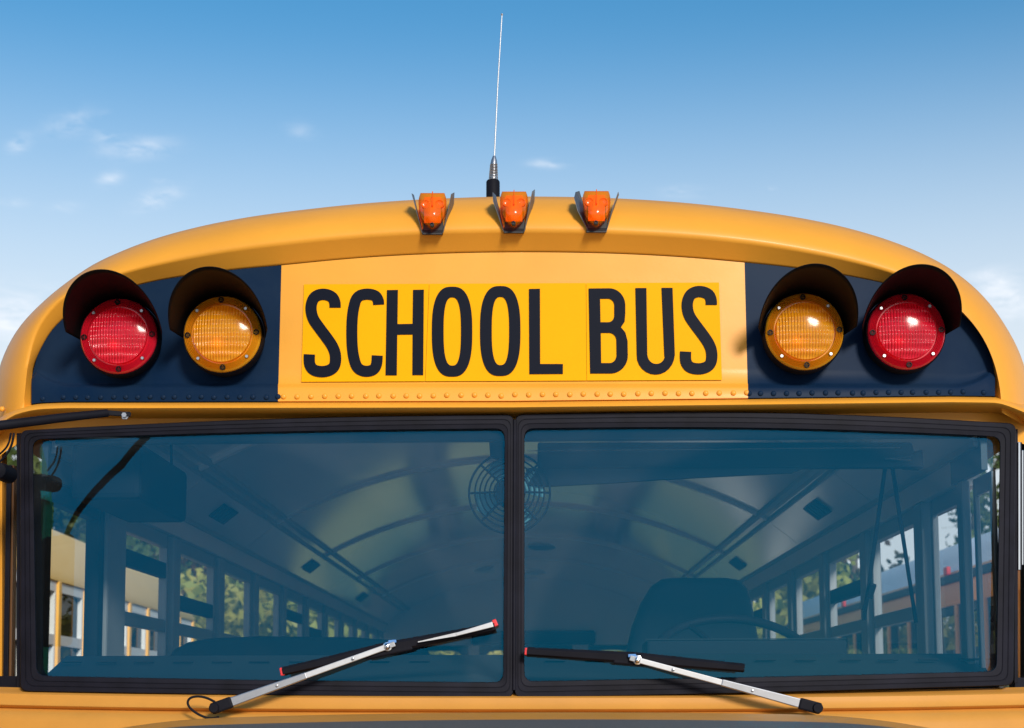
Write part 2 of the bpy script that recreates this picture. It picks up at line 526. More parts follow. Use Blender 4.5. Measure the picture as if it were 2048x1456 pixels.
# ================================================================ THE SCHOOL BUS
bus = empty('school_bus', 'yellow school bus seen head on, SCHOOL BUS sign above its windshield', 'school bus')

# outlines of the front cap, read off the photograph
O_PX = [(-12,860),(-10,800),(-7,760),(2,722),(22,678),(50,638),(100,590),(150,552),(200,520),(300,479),(400,452),(500,433),
        (600,420),(700,409),(800,401),(900,396),(1000,393),(1100,393),(1200,395),(1300,400),(1400,408),(1500,420),(1600,435),
        (1700,456),(1800,487),(1880,523),(1940,565),(1985,612),(2018,662),(2040,705),(2054,750),(2060,790),(2064,860)]
C_PX = [(46,830),(50,780),(57,716),(70,666),(90,632),(116,602),(160,573),(259,541),(360,518),(460,500),(560,487),(700,473),
        (850,464),(1024,461),(1200,463),(1350,470),(1490,483),(1600,500),(1700,520),(1790,545),(1860,575),(1915,612),(1958,660),
        (1985,712),(2000,770),(2004,825)]
P_PX = [(63,812),(64,740),(72,718),(85,690),(105,657),(140,625),(200,594),(283,567),(380,550),(480,538),(563,531),(700,517),
        (850,508),(1024,504),(1200,506),(1350,513),(1489,525),(1593,536),(1700,552),(1790,571),(1860,592),(1919,620),(1954,656),
        (1979,697),(1989,738),(1990,800)]
NS = 150
O_S, C_S, P_S = (resample(p, NS) for p in (O_PX, C_PX, P_PX))

def front_cap():
    rows = []
    def ring(fn): rows.append([fn(i) for i in range(NS)])
    base = [atk(p.x, p.y, .14) for p in O_S]
    ring(lambda i: Vector((base[i].x*.985, .75, base[i].z - .03)))
    ring(lambda i: Vector((base[i].x*.995, .40, base[i].z - .008)))
    ring(lambda i: Vector((base[i].x, base[i].y + .08, base[i].z + .001)))
    for t, y in ((0, .14), (.10, .092), (.22, .060), (.38, .032), (.55, .015), (.72, .005), (.88, .000), (1.0, .000)):
        ring(lambda i, t=t, y=y: atk(*(O_S[i]*(1-t) + C_S[i]*t), y))
    for t in (.12, .35, .65, .88, 1.0):
        def fn(i, t=t):
            q = C_S[i]*(1-t) + P_S[i]*t
            a = atk(q.x, q.y, .000); b = atp(q.x, q.y, .001)
            s = t
            return at(q.x, q.y, a.y*(1-s) + b.y*s)
        ring(fn)
    ring(lambda i: atp(P_S[i].x, P_S[i].y, .03))
    return MB().grid(rows).build('roof_cap', YEL, bus, smooth=89)
cap = front_cap()

P_TOP = [(p.x, p.y) for p in P_S]
def p_top(x):
    # top of the recessed panel at a given pixel column
    best = [b for b in P_TOP if 64 <= b[0] <= 1989]
    return interp(best, x)

def lip_top(x):
    return interp([(-14,848),(0,838),(16,825),(33,816),(55,810),(80,806),(130,804),(300,804),(1024,802.5),(1500,797),(1900,792),(1988,793),
                   (2005,796),(2020,801),(2048,812),(2064,824)], x)

def panel(xa, xb, name, material, ncol, inset=0.0):
    (xt0, xb0), (xt1, xb1) = xa, xb
    rows = []
    for i in range(ncol + 1):
        u = i / ncol
        xt = xt0 + (xt1 - xt0)*u; xbm = xb0 + (xb1 - xb0)*u
        top = p_top(xt)
        fold = 766
        e = min(abs(xbm - 63), abs(xbm - 1991))
        if e < 85: fold -= (1 - e/85)**2 * 34
        fold = max(fold, top + 4)
        bot = lip_top(xbm)
        colv = []
        for k in range(9):
            py = top + (fold - top)*k/8
            x = xt + (xbm - xt) * (py - top) / max(1, bot - top)
            colv.append(atp(x, py, 0))
        for py, off in ((fold + 3, -.004), (fold + 7, -.016), (fold + 11, -.020), (bot - 6, -.020), (bot - 1, -.021), (bot + 2, -.010)):
            colv.append(atp(xbm, max(py, fold + .5), off))
        rows.append(colv)
    return MB().grid(rows).build(name, material, bus, smooth=60)
head = panel((563, 556), (1489, 1496), 'header_panel', YEL, 60)
pan_l = panel((64.5, 63), (563, 556), 'light_panel', NAVY, 50)
pan_r = panel((1489, 1496), (1989.5, 1990), 'light_panel', NAVY, 50)
pan_l['label'] = 'dark navy painted panel behind the warning lights'
pan_r['label'] = 'dark navy painted panel behind the warning lights'

def drip_rail():
    rows = []
    for i in range(141):
        x = -14 + 2078*i/140
        t = lip_top(x)
        el = 46 + 14*max(0, min(1, (500 - x)/460)) + 16*max(0, min(1, (x - 1700)/280)) + (14 if x < 40 or x > 2032 else 0)
        rows.append([atk(x, t + d, y) for d, y in ((-3, .055), (0, .036), (1.5, .012), (4, -.012), (8, -.026), (12, -.030), (16, -.024), (20, -.006), (26, .025), (33, .050), (el, .052))])
    return MB().grid(rows).build('drip_rail', YEL, bus, smooth=60)
rail = drip_rail()

# rivets along the flange above the drip rail
def rivet_mesh(name, material, r=.0066, h=.0042):
    prof = [(r, .001), (r, -.0006), (r*.86, -h*.62), (r*.5, -h*.93), (.0004, -h)]
    return MB().lathe(prof, (0,0,0), n=12).mesh(name, material, smooth=60)
rv_y = rivet_mesh('rivet', YEL)
rv_n = rivet_mesh('rivet_dark', NAVY)
for i in range(35):
    x = 568 + i*(1493 - 568)/34.0
    y = 795.5 - (x - 568)*8.0/925 + random.uniform(-.6, .6)
    if i == 16: y += 2
    p = atp(x + random.uniform(-1, 1), y - 2, -.0205)
    link('rivet', rv_y, head, p)
for x in (86, 127, 152, 176, 202, 228, 252, 276, 301, 327, 349, 378, 403, 428, 455, 480, 506, 533, 556):
    p = atp(x, (798 if x < 100 else 794) + random.uniform(-.7, .7), -.0205)
    link('rivet', rv_n, pan_l, p)
for x in (1498, 1521, 1547, 1573, 1598, 1624, 1651, 1676, 1705, 1726, 1752, 1777, 1802, 1825, 1852, 1877, 1901, 1926, 1967):
    p = atp(x, (787 - (x - 1498)*.006 + (1 if x > 1950 else 0)) + random.uniform(-.7, .7), -.0205)
    link('rivet', rv_n, pan_r, p)
for x, y in ((41,805),(20,811),(4,818),(2002,790),(2025,796)):
    link('rivet', rv_y, cap, atk(x, y, .03))

# ---------------------------------------------------------------- SCHOOL BUS sign
def zpx(zx, zy):
    return 560 + zx/2.179, 480 + zy/2.179
def sign_point(zx, zy, off):
    return atp(*zpx(zx, zy), off)

def sign_plate(zc):
    (x0t, x0b, x1t, x1b) = zc
    rows = []
    for i in range(13):
        u = i/12
        rows.append([])
        for k in range(5):
            w = k/4
            a = x0t + (x0b - x0t)*w; b = x1t + (x1b - x1t)*w
            zx = a + (b - a)*u
            s = (zx - 100)/1815
            yt = 193 - 8*s; yb = 618 - 8*s
            rows[-1].append(sign_point(zx, yt + (yb - yt)*w, -.0035))
    return MB().grid(rows).build('sign_plate', SIGN, bus, smooth=40)
pl = [sign_plate((104, 93, 649.5, 632)), sign_plate((651, 633.5, 1333, 1336)), sign_plate((1334.5, 1337.5, 1913, 1926))]

def stroke(path, w=48.0, it=2):
    P = [Vector(p) for p in path]
    for _ in range(it):
        Q = [P[0]]
        for a, b in zip(P, P[1:]): Q += [a*.75 + b*.25, a*.25 + b*.75]
        Q.append(P[-1]); P = Q
    Lf, Rt = [], []
    for i, p in enumerate(P):
        d = (P[min(i+1, len(P)-1)] - P[max(i-1, 0)]).normalized()
        n = Vector((-d.y, d.x)) * w/2
        Lf.append(p + n); Rt.append(p - n)
    return Lf + Rt[::-1]
def sup(cx, cyy, a, b, e=2.7, n=72):
    out = []
    for k in range(n):
        t = 2*math.pi*k/n
        c, s = math.cos(t), math.sin(t)
        out.append(Vector((cx + a*math.copysign(abs(c)**(2/e), c), cyy + b*math.copysign(abs(s)**(2/e), s))))
    return out
def arc(cx, cyy, a, b, t0, t1, n=12):
    return [Vector((cx + a*math.cos(R_(t0 + (t1-t0)*k/n)), cyy + b*math.sin(R_(t0 + (t1-t0)*k/n)))) for k in range(n+1)]
def rectz(x0, y0, x1, y1):
    return [Vector(p) for p in ((x0,y0),(x1,y0),(x1,y1),(x0,y1))]

S_PATH = [(240,294),(240,272),(229,246),(189,233),(152,244),(137,272),(134,305),(143,342),(168,378),(203,424),(230,463),(243,500),(241,545),(222,566),(186,575),(146,568),(129,545),(127,520),(128,498)]
def S_at(dx, dy): return [stroke([(x + dx, y + dy) for x, y in S_PATH], 49)]
C_path = [(430,281),(429,262),(416,240),(374,233),(334,246),(319,300),(313,360),(313,450),(320,510),(335,558),(370,574),(408,567),(422,542),(424,503)]
U_out = [Vector(p) for p in ((1549,209),(1597,209),(1601,500))] + arc(1640, 500, 38, 40, 180, 0)[1:-1] + \
        [Vector(p) for p in ((1675,500),(1663,208),(1711,208),(1721,500))] + arc(1637, 500, 83, 86, 0, 180)[1:-1] + [Vector((1555,500))]
B_out = [Vector((1345,211)), Vector((1435,210))] + arc(1435, 285, 70, 75, -90, 0)[1:] + [Vector((1505,320)), Vector((1502,356)), Vector((1486,380)), Vector((1505,402)), Vector((1515,440)), Vector((1516,500))] + \
        arc(1440, 505, 76, 76, 0, 90)[1:] + [Vector((1352,581))]
B_in1 = [Vector((1395,255)), Vector((1430,255))] + arc(1430, 285, 27, 30, -90, 0)[1:] + [Vector((1457,325))] + arc(1430, 328, 27, 30, 0, 90)[1:] + [Vector((1397,358))]
B_in2 = [Vector((1398,404)), Vector((1434,404))] + arc(1434, 437, 32, 33, -90, 0)[1:] + [Vector((1467,495))] + arc(1436, 500, 31, 36, 0, 90)[1:] + [Vector((1400,536))]
H_out = [Vector(p) for p in ((466,218),(514,217),(512,366),(578,365),(580,217),(627,216),(624,588),(577,588),(578,411),(511,412),(509,589),(460,589))]
L_out = [Vector(p) for p in ((1085,213),(1133,212),(1134,540),(1233,540),(1233,583),(1087,584))]
letters = [(S_at(0, 0), 0), ([stroke(C_path, 48)], 0), ([H_out], 0),
           ([sup(750,399,88,196), sup(751,398,38,149)], 1), ([sup(960,396,88,196), sup(961,396,38,149)], 1), ([L_out], 1),
           ([B_out, B_in1, B_in2], 2), ([U_out], 2), (S_at(1640, -12), 2)]
for loops, k in letters:
    cu = bpy.data.curves.new('letter', 'CURVE')
    cu.dimensions = '2D'; cu.fill_mode = 'BOTH'; cu.extrude = .0006
    pts_all = []
    for lp in loops:
        sp = cu.splines.new('POLY'); sp.points.add(len(lp) - 1); sp.use_cyclic_u = True
        for q, v in zip(sp.points, lp):
            w = sign_point(v.x, v.y, -.006)
            q.co = (w.x, w.z, 0, 1)
    tmp = bpy.data.objects.new('tmp', cu); col.objects.link(tmp)
    dg = bpy.context.evaluated_depsgraph_get()
    me = bpy.data.meshes.new_from_object(tmp.evaluated_get(dg))
    bpy.data.objects.remove(tmp); bpy.data.curves.remove(cu)
    for v in me.vertices:
        x, z, e = v.co
        v.co = (x, panel_y(x, z) - .0052 - e, z)
    bm = bmesh.new(); bm.from_mesh(me); bmesh.ops.recalc_face_normals(bm, faces=bm.faces); bm.to_mesh(me); bm.free()
    me.materials.clear(); me.materials.append(INK)
    link('letter', me, pl[k])

# ---------------------------------------------------------------- warning lights
scr_m = MB().lathe([(.0001, -.003), (.0034, -.003), (.0045, -.0012), (.0045, .004)], (0,0,0), n=10).mesh('screw', STEEL, smooth=40)
hol_m = MB().lathe([(.0001, .0005), (.0038, .0005), (.0048, -.0022), (.0066, -.0022), (.0068, .004)], (0,0,0), n=12).mesh('screw_boss', VISOR, smooth=40)

def warning_light(px, py, lens, lab):
    yp = atp(px, py).y
    yf = yp - .072
    c = at(px, py, yf)
    r = .0915
    hb = MB().lathe([(r*.93, yp - yf + .03), (r*.99, .045), (r*1.035, .040), (r*1.035, .012), (r*1.02, .004), (r*1.00, .006)], c, n=48).build('warning_light', BLK, bus, smooth=40)
    hb['label'] = lab
    MB().lathe([(r*.77, .006), (r*.70, .026), (r*.5, .046), (r*.15, .056), (.002, .056)], c, n=40).build('reflector', TAIL, hb, smooth=60)
    prof = [(r*1.0, .012), (r, .002), (r*.985, -.001), (r*.955, -.0045), (r*.945, -.0005), (r*.915, -.0052), (r*.905, -.001), (r*.875, -.006),
            (r*.865, -.0015), (r*.835, -.0065), (r*.825, -.002), (r*.795, -.007), (r*.785, .002), (r*.755, .002), (r*.74, -.007), (r*.6, -.0115), (r*.4, -.0155), (r*.2, -.0175), (.0006, -.018)]
    prof = [(a, b) for a, b in prof]
    lo = MB().lathe(prof, (0,0,0), n=64).build('lens', lens, hb, smooth=35)
    lo.location = c
    for k in range(8):
        a = R_(45*k + 2)
        q = c + Vector((math.cos(a)*r*.885, -.0045, math.sin(a)*r*.885))
        link('screw' if k % 2 else 'screw_boss', scr_m if k % 2 else hol_m, hb, q)
    # visor: a half tube, longest over the top
    rows = []
    n = 44
    for s in range(9):
        t = s/8; row = []
        for k in range(n + 1):
            th = R_(-2 + 184*k/n)
            ln = .012 + .150 * max(0, math.sin(th*.88 + .19)) ** .85
            ln = max(ln, .012)
            rr = r*1.045 + .017*t
            row.append((c.x + rr*math.cos(th), c.y + .03 - t*(ln + .03), c.z + rr*math.sin(th) + .004*t))
        rows.append(row)
    vo = MB().grid(rows).build('visor', VISOR, hb, smooth=60)
    sm = vo.modifiers.new('thickness', 'SOLIDIFY'); sm.thickness = .0016; sm.offset = 1
    return hb
warning_light(237, 672, REDL, 'red warning light at the far left')
warning_light(444.5, 668, AMBL, 'amber warning light left of the sign')
warning_light(1609, 663, AMBL, 'amber warning light right of the sign')
warning_light(1813, 663, REDL, 'red warning light at the far right')

# ---------------------------------------------------------------- marker lights on the crest
def marker(cx, cyy, fl):
    """cx, cy: middle of the lens; fl: flap corner pixels, offsets from the middle"""
    y0 = -.004
    base = MB()
    # base plate behind and below the lens
    pts = [(-18, 30), (-21, 44), (20, 44), (22, 30), (18, -10), (-18, -10)]
    base.prism([atk(cx + a, cyy + b, y0) for a, b in pts], (0, .06, 0))
    for a, b in ((-19, 38),):
        p = [atk(cx - 20, cyy + 42, -.012), atk(cx + 19, cyy + 42, -.012), atk(cx + 22, cyy + 33, y0 + .004), atk(cx - 20, cyy + 33, y0 + .004)]
        base.prism(p, (0, 0, -.0035))
    mk = base.build('marker_light', MATTE, bus, bevel=.0006)
    g = MB()
    for corners in fl:
        g.prism([atk(cx + a, cyy + b, y) for a, b, y in corners], (.0012, 0, .0002))
    g.build('guard', GUARD, mk)
    # lens: bullet shape, flat end up, nose down towards the front
    rows = []
    NV, NU = 22, 20
    for j in range(NV + 1):
        v = j/NV
        b = -38 + 72*v
        if v < .12: h = 24 + 3*v/.12
        elif v < .45: h = 27 + 1*math.sin((v-.12)/.33*math.pi)
        else: h = 27*max(0, 1 - ((v - .45)/.56)**2.1)**.72
        dep = (.018 + .030*math.sin(min(1, v*1.15)*math.pi*.62)) * (h/27)**.5
        row = []
        for k in range(NU + 1):
            u = -1 + 2*k/NU
            ang = u*math.pi/2
            row.append(atk(cx + h*math.sin(ang), cyy + b, y0 - .002 - dep*math.cos(ang)))
        rows.append(row)
    top = [atk(cx + (p - NU/2)/NU*40, cyy - 37, y0) for p in range(NU + 1)]
    lo = MB().grid([top] + rows).build('lens', AMBM, mk, smooth=55)
    # dome socket visible through the lens
    MB().grid([[atk(cx + 20*math.sin(u), cyy + b, y0 - .008) for u in (-1, -.5, 0, .5, 1)] for b in (-30, 0, 22)]).build('reflector', TAIL, mk)
    for s in (-1, 1):
        q = atk(cx + s*14, cyy - 16, y0 - .036)
        MB().lathe([(.0105, .010), (.0105, -.0005), (.0092, -.0014), (.0076, 0), (.0040, .0008), (.0005, .0008)], q, n=18).build('lens_boss', AMBM, mk, smooth=40)
    q = atk(cx - 1, cyy + 25, y0 - .040)
    MB().lathe([(.0048, .012), (.0048, -.001), (.003, -.002), (.0028, .001), (.0003, .001)], q, n=14).build('screw', MATTE, mk, smooth=40)
    MB().bar(atk(cx, cyy - 40, y0 - .016), atk(cx, cyy - 12, y0 - .048), .0022, .004).build('lens_ridge', AMBM, mk)
    return mk
marker(865, 424, [[(-21,42,-.008),(-42,-37,-.02),(-38,-34,.035),(-30,0,.035),(-19,36,.01)],
                  [(20,42,-.008),(31,-6,-.02),(37,-36,-.015),(43,-39,.045),(42,-16,.045),(24,36,.01)]])
marker(1028, 421, [[(-21,42,-.008),(-42,-18,-.02),(-43,-36,-.015),(-37,-30,.04),(-28,12,.04),(-18,36,.01)],
                   [(20,42,-.008),(29,-4,-.02),(36,-38,-.015),(41,-42,.045),(40,-18,.045),(24,36,.01)]])
marker(1193, 420, [[(-17,42,-.008),(-38,2,-.015),(-45,-24,-.01),(-42,-36,.02),(-35,-38,.03),(-26,-8,.04),(-16,32,.01)],
                   [(19,44,-.008),(32,-6,-.02),(43,-36,-.015),(44,-30,.04),(30,10,.04),(21,36,.01)]])

# ---------------------------------------------------------------- antenna
def antenna():
    Y = .36
    b0 = at(986, 430, Y); b1 = at(986, 364, Y)
    r = 14.0*(Y + 3.7)/F
    base = MB().tube([b0, b1, b1 + Vector((0,0,.004))], [r, r, r*.86], n=24).build('antenna', BLK, bus, smooth=40)
    base['label'] = 'thin whip antenna on a spring base'
    s0 = at(986.5, 364, Y); s1 = at(987.6, 329, Y)
    pts = []; nt = 11
    for k in range(nt*12 + 1):
        t = k/(nt*12); a = 2*math.pi*nt*t
        rr = (9.2 - 2.2*t)*(Y + 3.7)/F
        p = s0.lerp(s1, t)
        pts.append(p + Vector((rr*math.cos(a), rr*math.sin(a), 0)))
    MB().tube(pts, .0014, n=6).build('spring', STEEL, base, smooth=60)
    MB().tube([s0, s1], .007, n=12).build('spring_core', ALU, base, smooth=60)
    c1 = at(988.5, 312, Y)
    MB().tube([s1, s1.lerp(c1, .5), c1], [.0094, .0075, .0036], n=16).build('ferrule', STEEL, base, smooth=40)
    w1 = at(1004, 29, Y)
    mid = c1.lerp(w1, .5) + Vector((-.001, 0, 0))
    MB().tube([c1 - Vector((0,0,.01)), mid, w1], [.0020, .0017, .0014], n=8).build('whip', ALU, base, smooth=60)
    MB().lathe([(.0002, -.003), (.0026, -.002), (.0034, 0), (.0026, .002), (.0002, .003)], w1, n=12, axis='z').build('tip', STEEL, base, smooth=60)
antenna()

# ---------------------------------------------------------------- windshield
def rounded(pts, corners, rad, n=5):
    """pts: closed list of 2D points; corners: indices that get an arc of radius rad"""
    out = []
    N = len(pts)
    for i, p in enumerate(pts):
        p = Vector(p)
        if i in corners:
            a = Vector(pts[i-1]); b = Vector(pts[(i+1) % N])
            pa = p + (a - p).normalized()*rad; pb = p + (b - p).normalized()*rad
            for k in range(n + 1):
                t = k/n
                out.append(pa*(1-t)**2 + p*2*t*(1-t) + pb*t*t)
        else:
            out.append(p)
    return out
def side(a, b, n=7, bulge=0):
    a = Vector(a); b = Vector(b)
    return [a.lerp(b, k/n) + Vector((0, bulge*math.sin(math.pi*k/n))) for k in range(n)]
def loop4(tl, tr, br, bl, rad, tb, bb):
    pts = side(tl, tr, 9, tb) + side(tr, br, 7) + side(br, bl, 9, bb) + side(bl, tl, 7)
    return rounded(pts, {0, 9, 16, 25}, rad)
GY = [(0, .030), (.02, .002), (.05, .000), (.31, -.0005), (.33, .0012), (.35, .0012), (.37, -.0005), (.62, -.0005), (.64, .0012), (.66, .0012), (.68, -.0005), (.95, .001), (.985, .006), (1.0, .030)]
def windshield(outer, inner, lab):
    o = loop4(*outer); i_ = loop4(*inner)
    rows = [[atk(*(a.lerp(b, t)), y) for a, b in zip(o, i_)] for t, y in GY]
    g = MB().grid(rows, True).build('windshield_gasket', RUB, bus, smooth=30)
    tl, tr, br, bl, r, tb, bb = inner
    rows = []
    for k in range(13):
        v = k/12; row = []
        for j in range(25):
            u = j/24
            t = Vector(tl).lerp(Vector(tr), u) + Vector((0, tb*math.sin(math.pi*u)))
            b = Vector(bl).lerp(Vector(br), u) + Vector((0, bb*math.sin(math.pi*u)))
            e = 5
            q = t.lerp(b, v)
            q = q + Vector(((u-.5)*2*e, (v-.5)*2*e))
            row.append(atk(q.x, q.y, .018))
        rows.append(row)
    w = MB().grid(rows).build('windshield_pane', WSG, bus, smooth=60)
    w['label'] = lab
windshield(((40,861),(1028,829),(1027,1396),(40,1383),16,-7,1), ((66,879),(1009,858),(1006,1364),(74,1351),20,-4,2), 'left windshield pane tinted blue')
windshield(((1030,829),(2032,847),(2027,1371),(1029,1396),16,-13,2), ((1049,858),(2000,874),(1992,1342),(1049,1362),20,-9,1), 'right windshield pane tinted blue')
# ridge covering the joint of the two gaskets
MB().tube([atk(1029.5, 840, -.001), atk(1028, 1380, -.001)], .0042, n=8).build('mullion_bead', RUB, bus, smooth=50)

# ---------------------------------------------------------------- cowl and hood
def cowl():
    rows = []
    for i in range(81):
        x = -30 + 2110*i/80
        dx = abs(x - 1028)/1028
        y0 = 1391 - 9*dx**3
        sag = 0
        rows.append([atk(x, y0 + d, y) for d, y in ((-8, .035), (0, .012), (2, -.004), (5, -.010), (12, -.012), (22, -.016), (27, -.022), (30, -.018), (33, -.006), (36, -.010), (42, -.035), (60, -.050), (130, -.055), (420, -.05))])
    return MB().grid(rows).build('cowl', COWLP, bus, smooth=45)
cowl()
def hood():
    # crown lines: half width and drop towards the nose of the bus
    rows = []; NX = 60
    def crown(x):
        a = abs(x)
        return -.010*(a/.7)**2 - .030*max(0, (a - .62)/.34)**2.2
    for Y, z in ((-.105, 1.745), (-.115, 1.772), (-.13, 1.7765), (-.17, 1.7755), (-.24, 1.7695), (-.30, 1.7625), (-.33, 1.760), (-.6, 1.728), (-.9, 1.688), (-1.15, 1.640), (-1.28, 1.58), (-1.33, 1.48), (-1.34, 1.2)):
        row = []
        for i in range(NX + 1):
            x = -.96 + 1.92*i/NX
            row.append((x, Y - .03*(abs(x)/.96)**2 * (1 if Y > -.2 else 0), z + crown(x)))
        rows.append(row)
    m = MB().grid(rows)
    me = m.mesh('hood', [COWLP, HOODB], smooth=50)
    for p in me.polygons:
        c = p.center
        if c.y < -.30 and abs(c.x) < .86: p.material_index = 1
    h = link('hood', me, bus)
    # hood flanks down to the wheel arches
    for s in (-1, 1):
        pr = [(s*.96, -.105, 1.72), (s*.96, -.115, 1.73), (s*.96, -.6, 1.675), (s*.96, -1.15, 1.60), (s*.96, -1.33, 1.45)]
        lo = [(s*1.02, y, 1.0) for _, y, _ in pr]
        MB().grid([pr, lo]).build('hood_side', YEL, bus)
    return h
hood()

# ---------------------------------------------------------------- wipers
def pxw(n, Y): return n*(Y + 3.7)/F
def wiper(piv, joint, b0, b1, arm_w, mir):
    Yp, Yj, Yb = -.055, -.045, -.030
    P = at(*piv, Yp); J = at(*joint, Yj)
    B0 = at(*b0, Yb); B1 = at(*b1, Yb)
    w = MB().bar(P + (J - P)*(-.02), P.lerp(J, .10), (.026, .026), .022).build('wiper', BLK, bus, bevel=.004)
    w['label'] = 'windshield wiper with silver arm, ' + ('left' if mir < 0 else 'right')
    MB().lathe([(.0005, -.016), (.010, -.016), (.012, -.012), (.012, .03)], P, n=16).build('pivot_cap', BLK, w, smooth=40)
    k1 = P.lerp(J, .53)
    MB().bar(P.lerp(J, .06), k1, (.022, .0155), .011).build('wiper_arm', STEEL, w, bevel=.0022)
    MB().bar(P.lerp(J, .515), J, (.0135, .0125), .0065).build('wiper_arm', ALU, w, bevel=.0015)
    for t in (.36, .80):
        q = P.lerp(J, t) + Vector((0, -.006, 0))
        MB().lathe([(.0003, -.0025), (.003, -.002), (.0038, .001)], q, n=10).build('arm_rivet', STEEL, w, smooth=50)
    MB().lathe([(.0003, -.012), (.004, -.011), (.0068, -.007), (.0072, -.002), (.0105, -.001), (.0105, .006)], J, n=18).build('joint_nut', CHROME, w, smooth=40)
    d = (J - P).normalized()
    MB().bar(J + d*.004, J + d*.018, .012, .012).build('joint_end', STEEL, w, bevel=.001)
    # blade: a rubber squeegee against the glass under a stiff spine
    bd = (B1 - B0).normalized(); nrm = bd.cross(Vector((0,1,0))).normalized()
    if nrm.z < 0: nrm = -nrm
    n = 24; rows = []
    for k in range(n + 1):
        t = k/n; p = B0.lerp(B1, t)
        mid = 1 - abs(2*t - 1)
        th = .0100 + .0035*mid**1.3
        p = p + nrm*(.004*mid)
        prof = [(-1, -.004), (-.6, -.010), (.5, -.011), (1, -.006), (1, .004), (.2, .010), (-.1, .034), (-.5, .034), (-.6, .010), (-1, .004)]
        rows.append([p + nrm*a*th + Vector((0, b, 0)) for a, b in prof])
    MB().grid(rows, True).build('wiper_blade', BLK, w, smooth=35)
    # claw that carries the blade at the joint
    c = (J - B0).dot(bd)
    Cc = B0 + bd*c
    MB().bar(Cc - bd*.055, Cc + bd*.055, .026, .020).build('blade_bridge', BLK, w, bevel=.004)
    MB().bar(J + nrm*.008 - bd*.022*mir, J + nrm*.010 - bd*.004*mir, .007, .008).build('clip', BLUECLIP, w, bevel=.001)
    return w, B0, B1, bd, nrm
w1, B0, B1, bd, nrm = wiper((430, 1416), (775, 1293), (566, 1343), (990, 1254), 20, -1)
e = .012
MB().bar(B0 - bd*.006, B0 + bd*.004, .0185, .016).build('end_cap', REDCAP, w1, bevel=.002)
MB().bar(B1 - bd*.003 + nrm*.008, B1 + bd*.007 + nrm*.010, .0165, .014).build('end_cap', REDCAP, w1, bevel=.002)
MB().bar(at(912, 1269, -.05), at(986, 1248.5, -.05), (.0075, .0125), .005).build('blade_spine', ALU, w1, bevel=.001)
MB().bar(at(836, 1284, -.049), at(916, 1268, -.049), (.002, .008), .005).build('blade_spine', ALU, w1)
w2, B0, B1, bd, nrm = wiper((1634, 1416), (1275, 1320), (1054, 1303), (1488, 1336), 20, 1)
MB().bar(B0 - bd*.0055, B0 + bd*.003, .0165, .016).build('end_cap', REDCAP, w2, bevel=.002)
# washer hose looping at the left wiper pivot
hp = [at(a, b, -.045) for a, b in ((438,1434),(420,1438),(398,1430),(380,1417),(374,1405),(380,1395),(397,1392),(415,1396),(430,1404))]
def smooth3(pts, it=2):
    P = [Vector(p) for p in pts]
    for _ in range(it):
        Q = [P[0]]
        for a, b in zip(P, P[1:]): Q += [a*.75 + b*.25, a*.25 + b*.75]
        Q.append(P[-1]); P = Q
    return P
MB().tube(smooth3(hp), .0028, n=8).build('washer_hose', BLK, w1, smooth=60)

# ---------------------------------------------------------------- mirror arm at the upper left
ma = MB().tube([at(-900, 940, -.66), at(-420, 890, -.42), at(-60, 858, -.235), at(0, 851, -.205), at(120, 836, -.125), at(215, 826, -.06)], [.011, .011, .011, .011, .0105, .009], n=12) \
    .build('mirror_arm', BLK, bus, smooth=60)
ma['label'] = 'black mirror arm bolted under the drip rail'
MB().bar(at(205, 825, -.058), at(262, 829, -.045), (.013, .011), .005).build('bracket_end', BLK, ma, bevel=.002)
MB().lathe([(.0003, -.010), (.006, -.010), (.0065, -.002), (.010, -.002), (.010, .002)], at(250, 831, -.045), n=6).build('bolt', STEEL, ma, smooth=30)
def wire(pts, Y, r, name, m, parent):
    return MB().tube(smooth3([at(a, b, Y) for a, b in pts]), r, n=6).build(name, m, parent, smooth=60)
mh = at(-930, 1000, -.68)
MB().box((mh.x - .10, mh.y - .03, mh.z - .22), (mh.x + .10, mh.y + .03, mh.z + .12)).build('mirror_head', BLK, ma, bevel=.02)
wire(((28,866),(24,890),(12,912),(-8,930)), .02, .0028, 'mirror_cable', BLK, ma)
wire(((22,866),(17,890),(4,905),(-12,915)), .025, .0024, 'mirror_cable', BLK, ma)
MB().lathe([(.001, -.03), (.018, -.028), (.021, -.01), (.021, .05)], at(4, 944, .03), n=20).build('mirror_mount', BLK, ma, smooth=40)

# ---------------------------------------------------------------- corner posts and quarter windows beside the windshield
def vbar(x0, x1, ya, yb, dy, t, name, m, parent=bus, lean=0):
    a = [atk(x0 + lean, ya, dy), atk(x1 + lean, ya, dy), atk(x1, yb, dy), atk(x0, yb, dy)]
    return MB().prism(a, (0, t, 0)).build(name, m, parent, bevel=.0012)
BRN = mat('corner_post_brown', (.16, .075, .03), rough=.4, coat=.3)
vbar(33, 43, 866, 1378, .035, .03, 'corner_post', RUB)
vbar(14, 22, 930, 1362, .12, .03, 'quarter_window_frame', BRN, lean=6)
vbar(6, 15, 930, 1362, .11, .03, 'quarter_window_frame', RUB, lean=7)
vbar(-30, 4, 900, 1372, .15, .04, 'corner_post', YEL)
vbar(-30, 36, 1352, 1392, .06, .05, 'quarter_window_sill', RUB)
vbar(-30, 40, 846, 872, .07, .06, 'quarter_window_head', YEL)
vbar(2029, 2036, 858, 1366, .035, .03, 'corner_post', RUB)
vbar(2037, 2041, 884, 1140, .03, .02, 'corner_trim', CHROME)
vbar(2041, 2044, 884, 1140, .045, .02, 'corner_trim', RUB)
vbar(2044, 2047, 900, 1130, .05, .02, 'corner_trim', CHROME)
vbar(2030, 2080, 1355, 1384, .06, .05, 'quarter_window_sill', RUB)
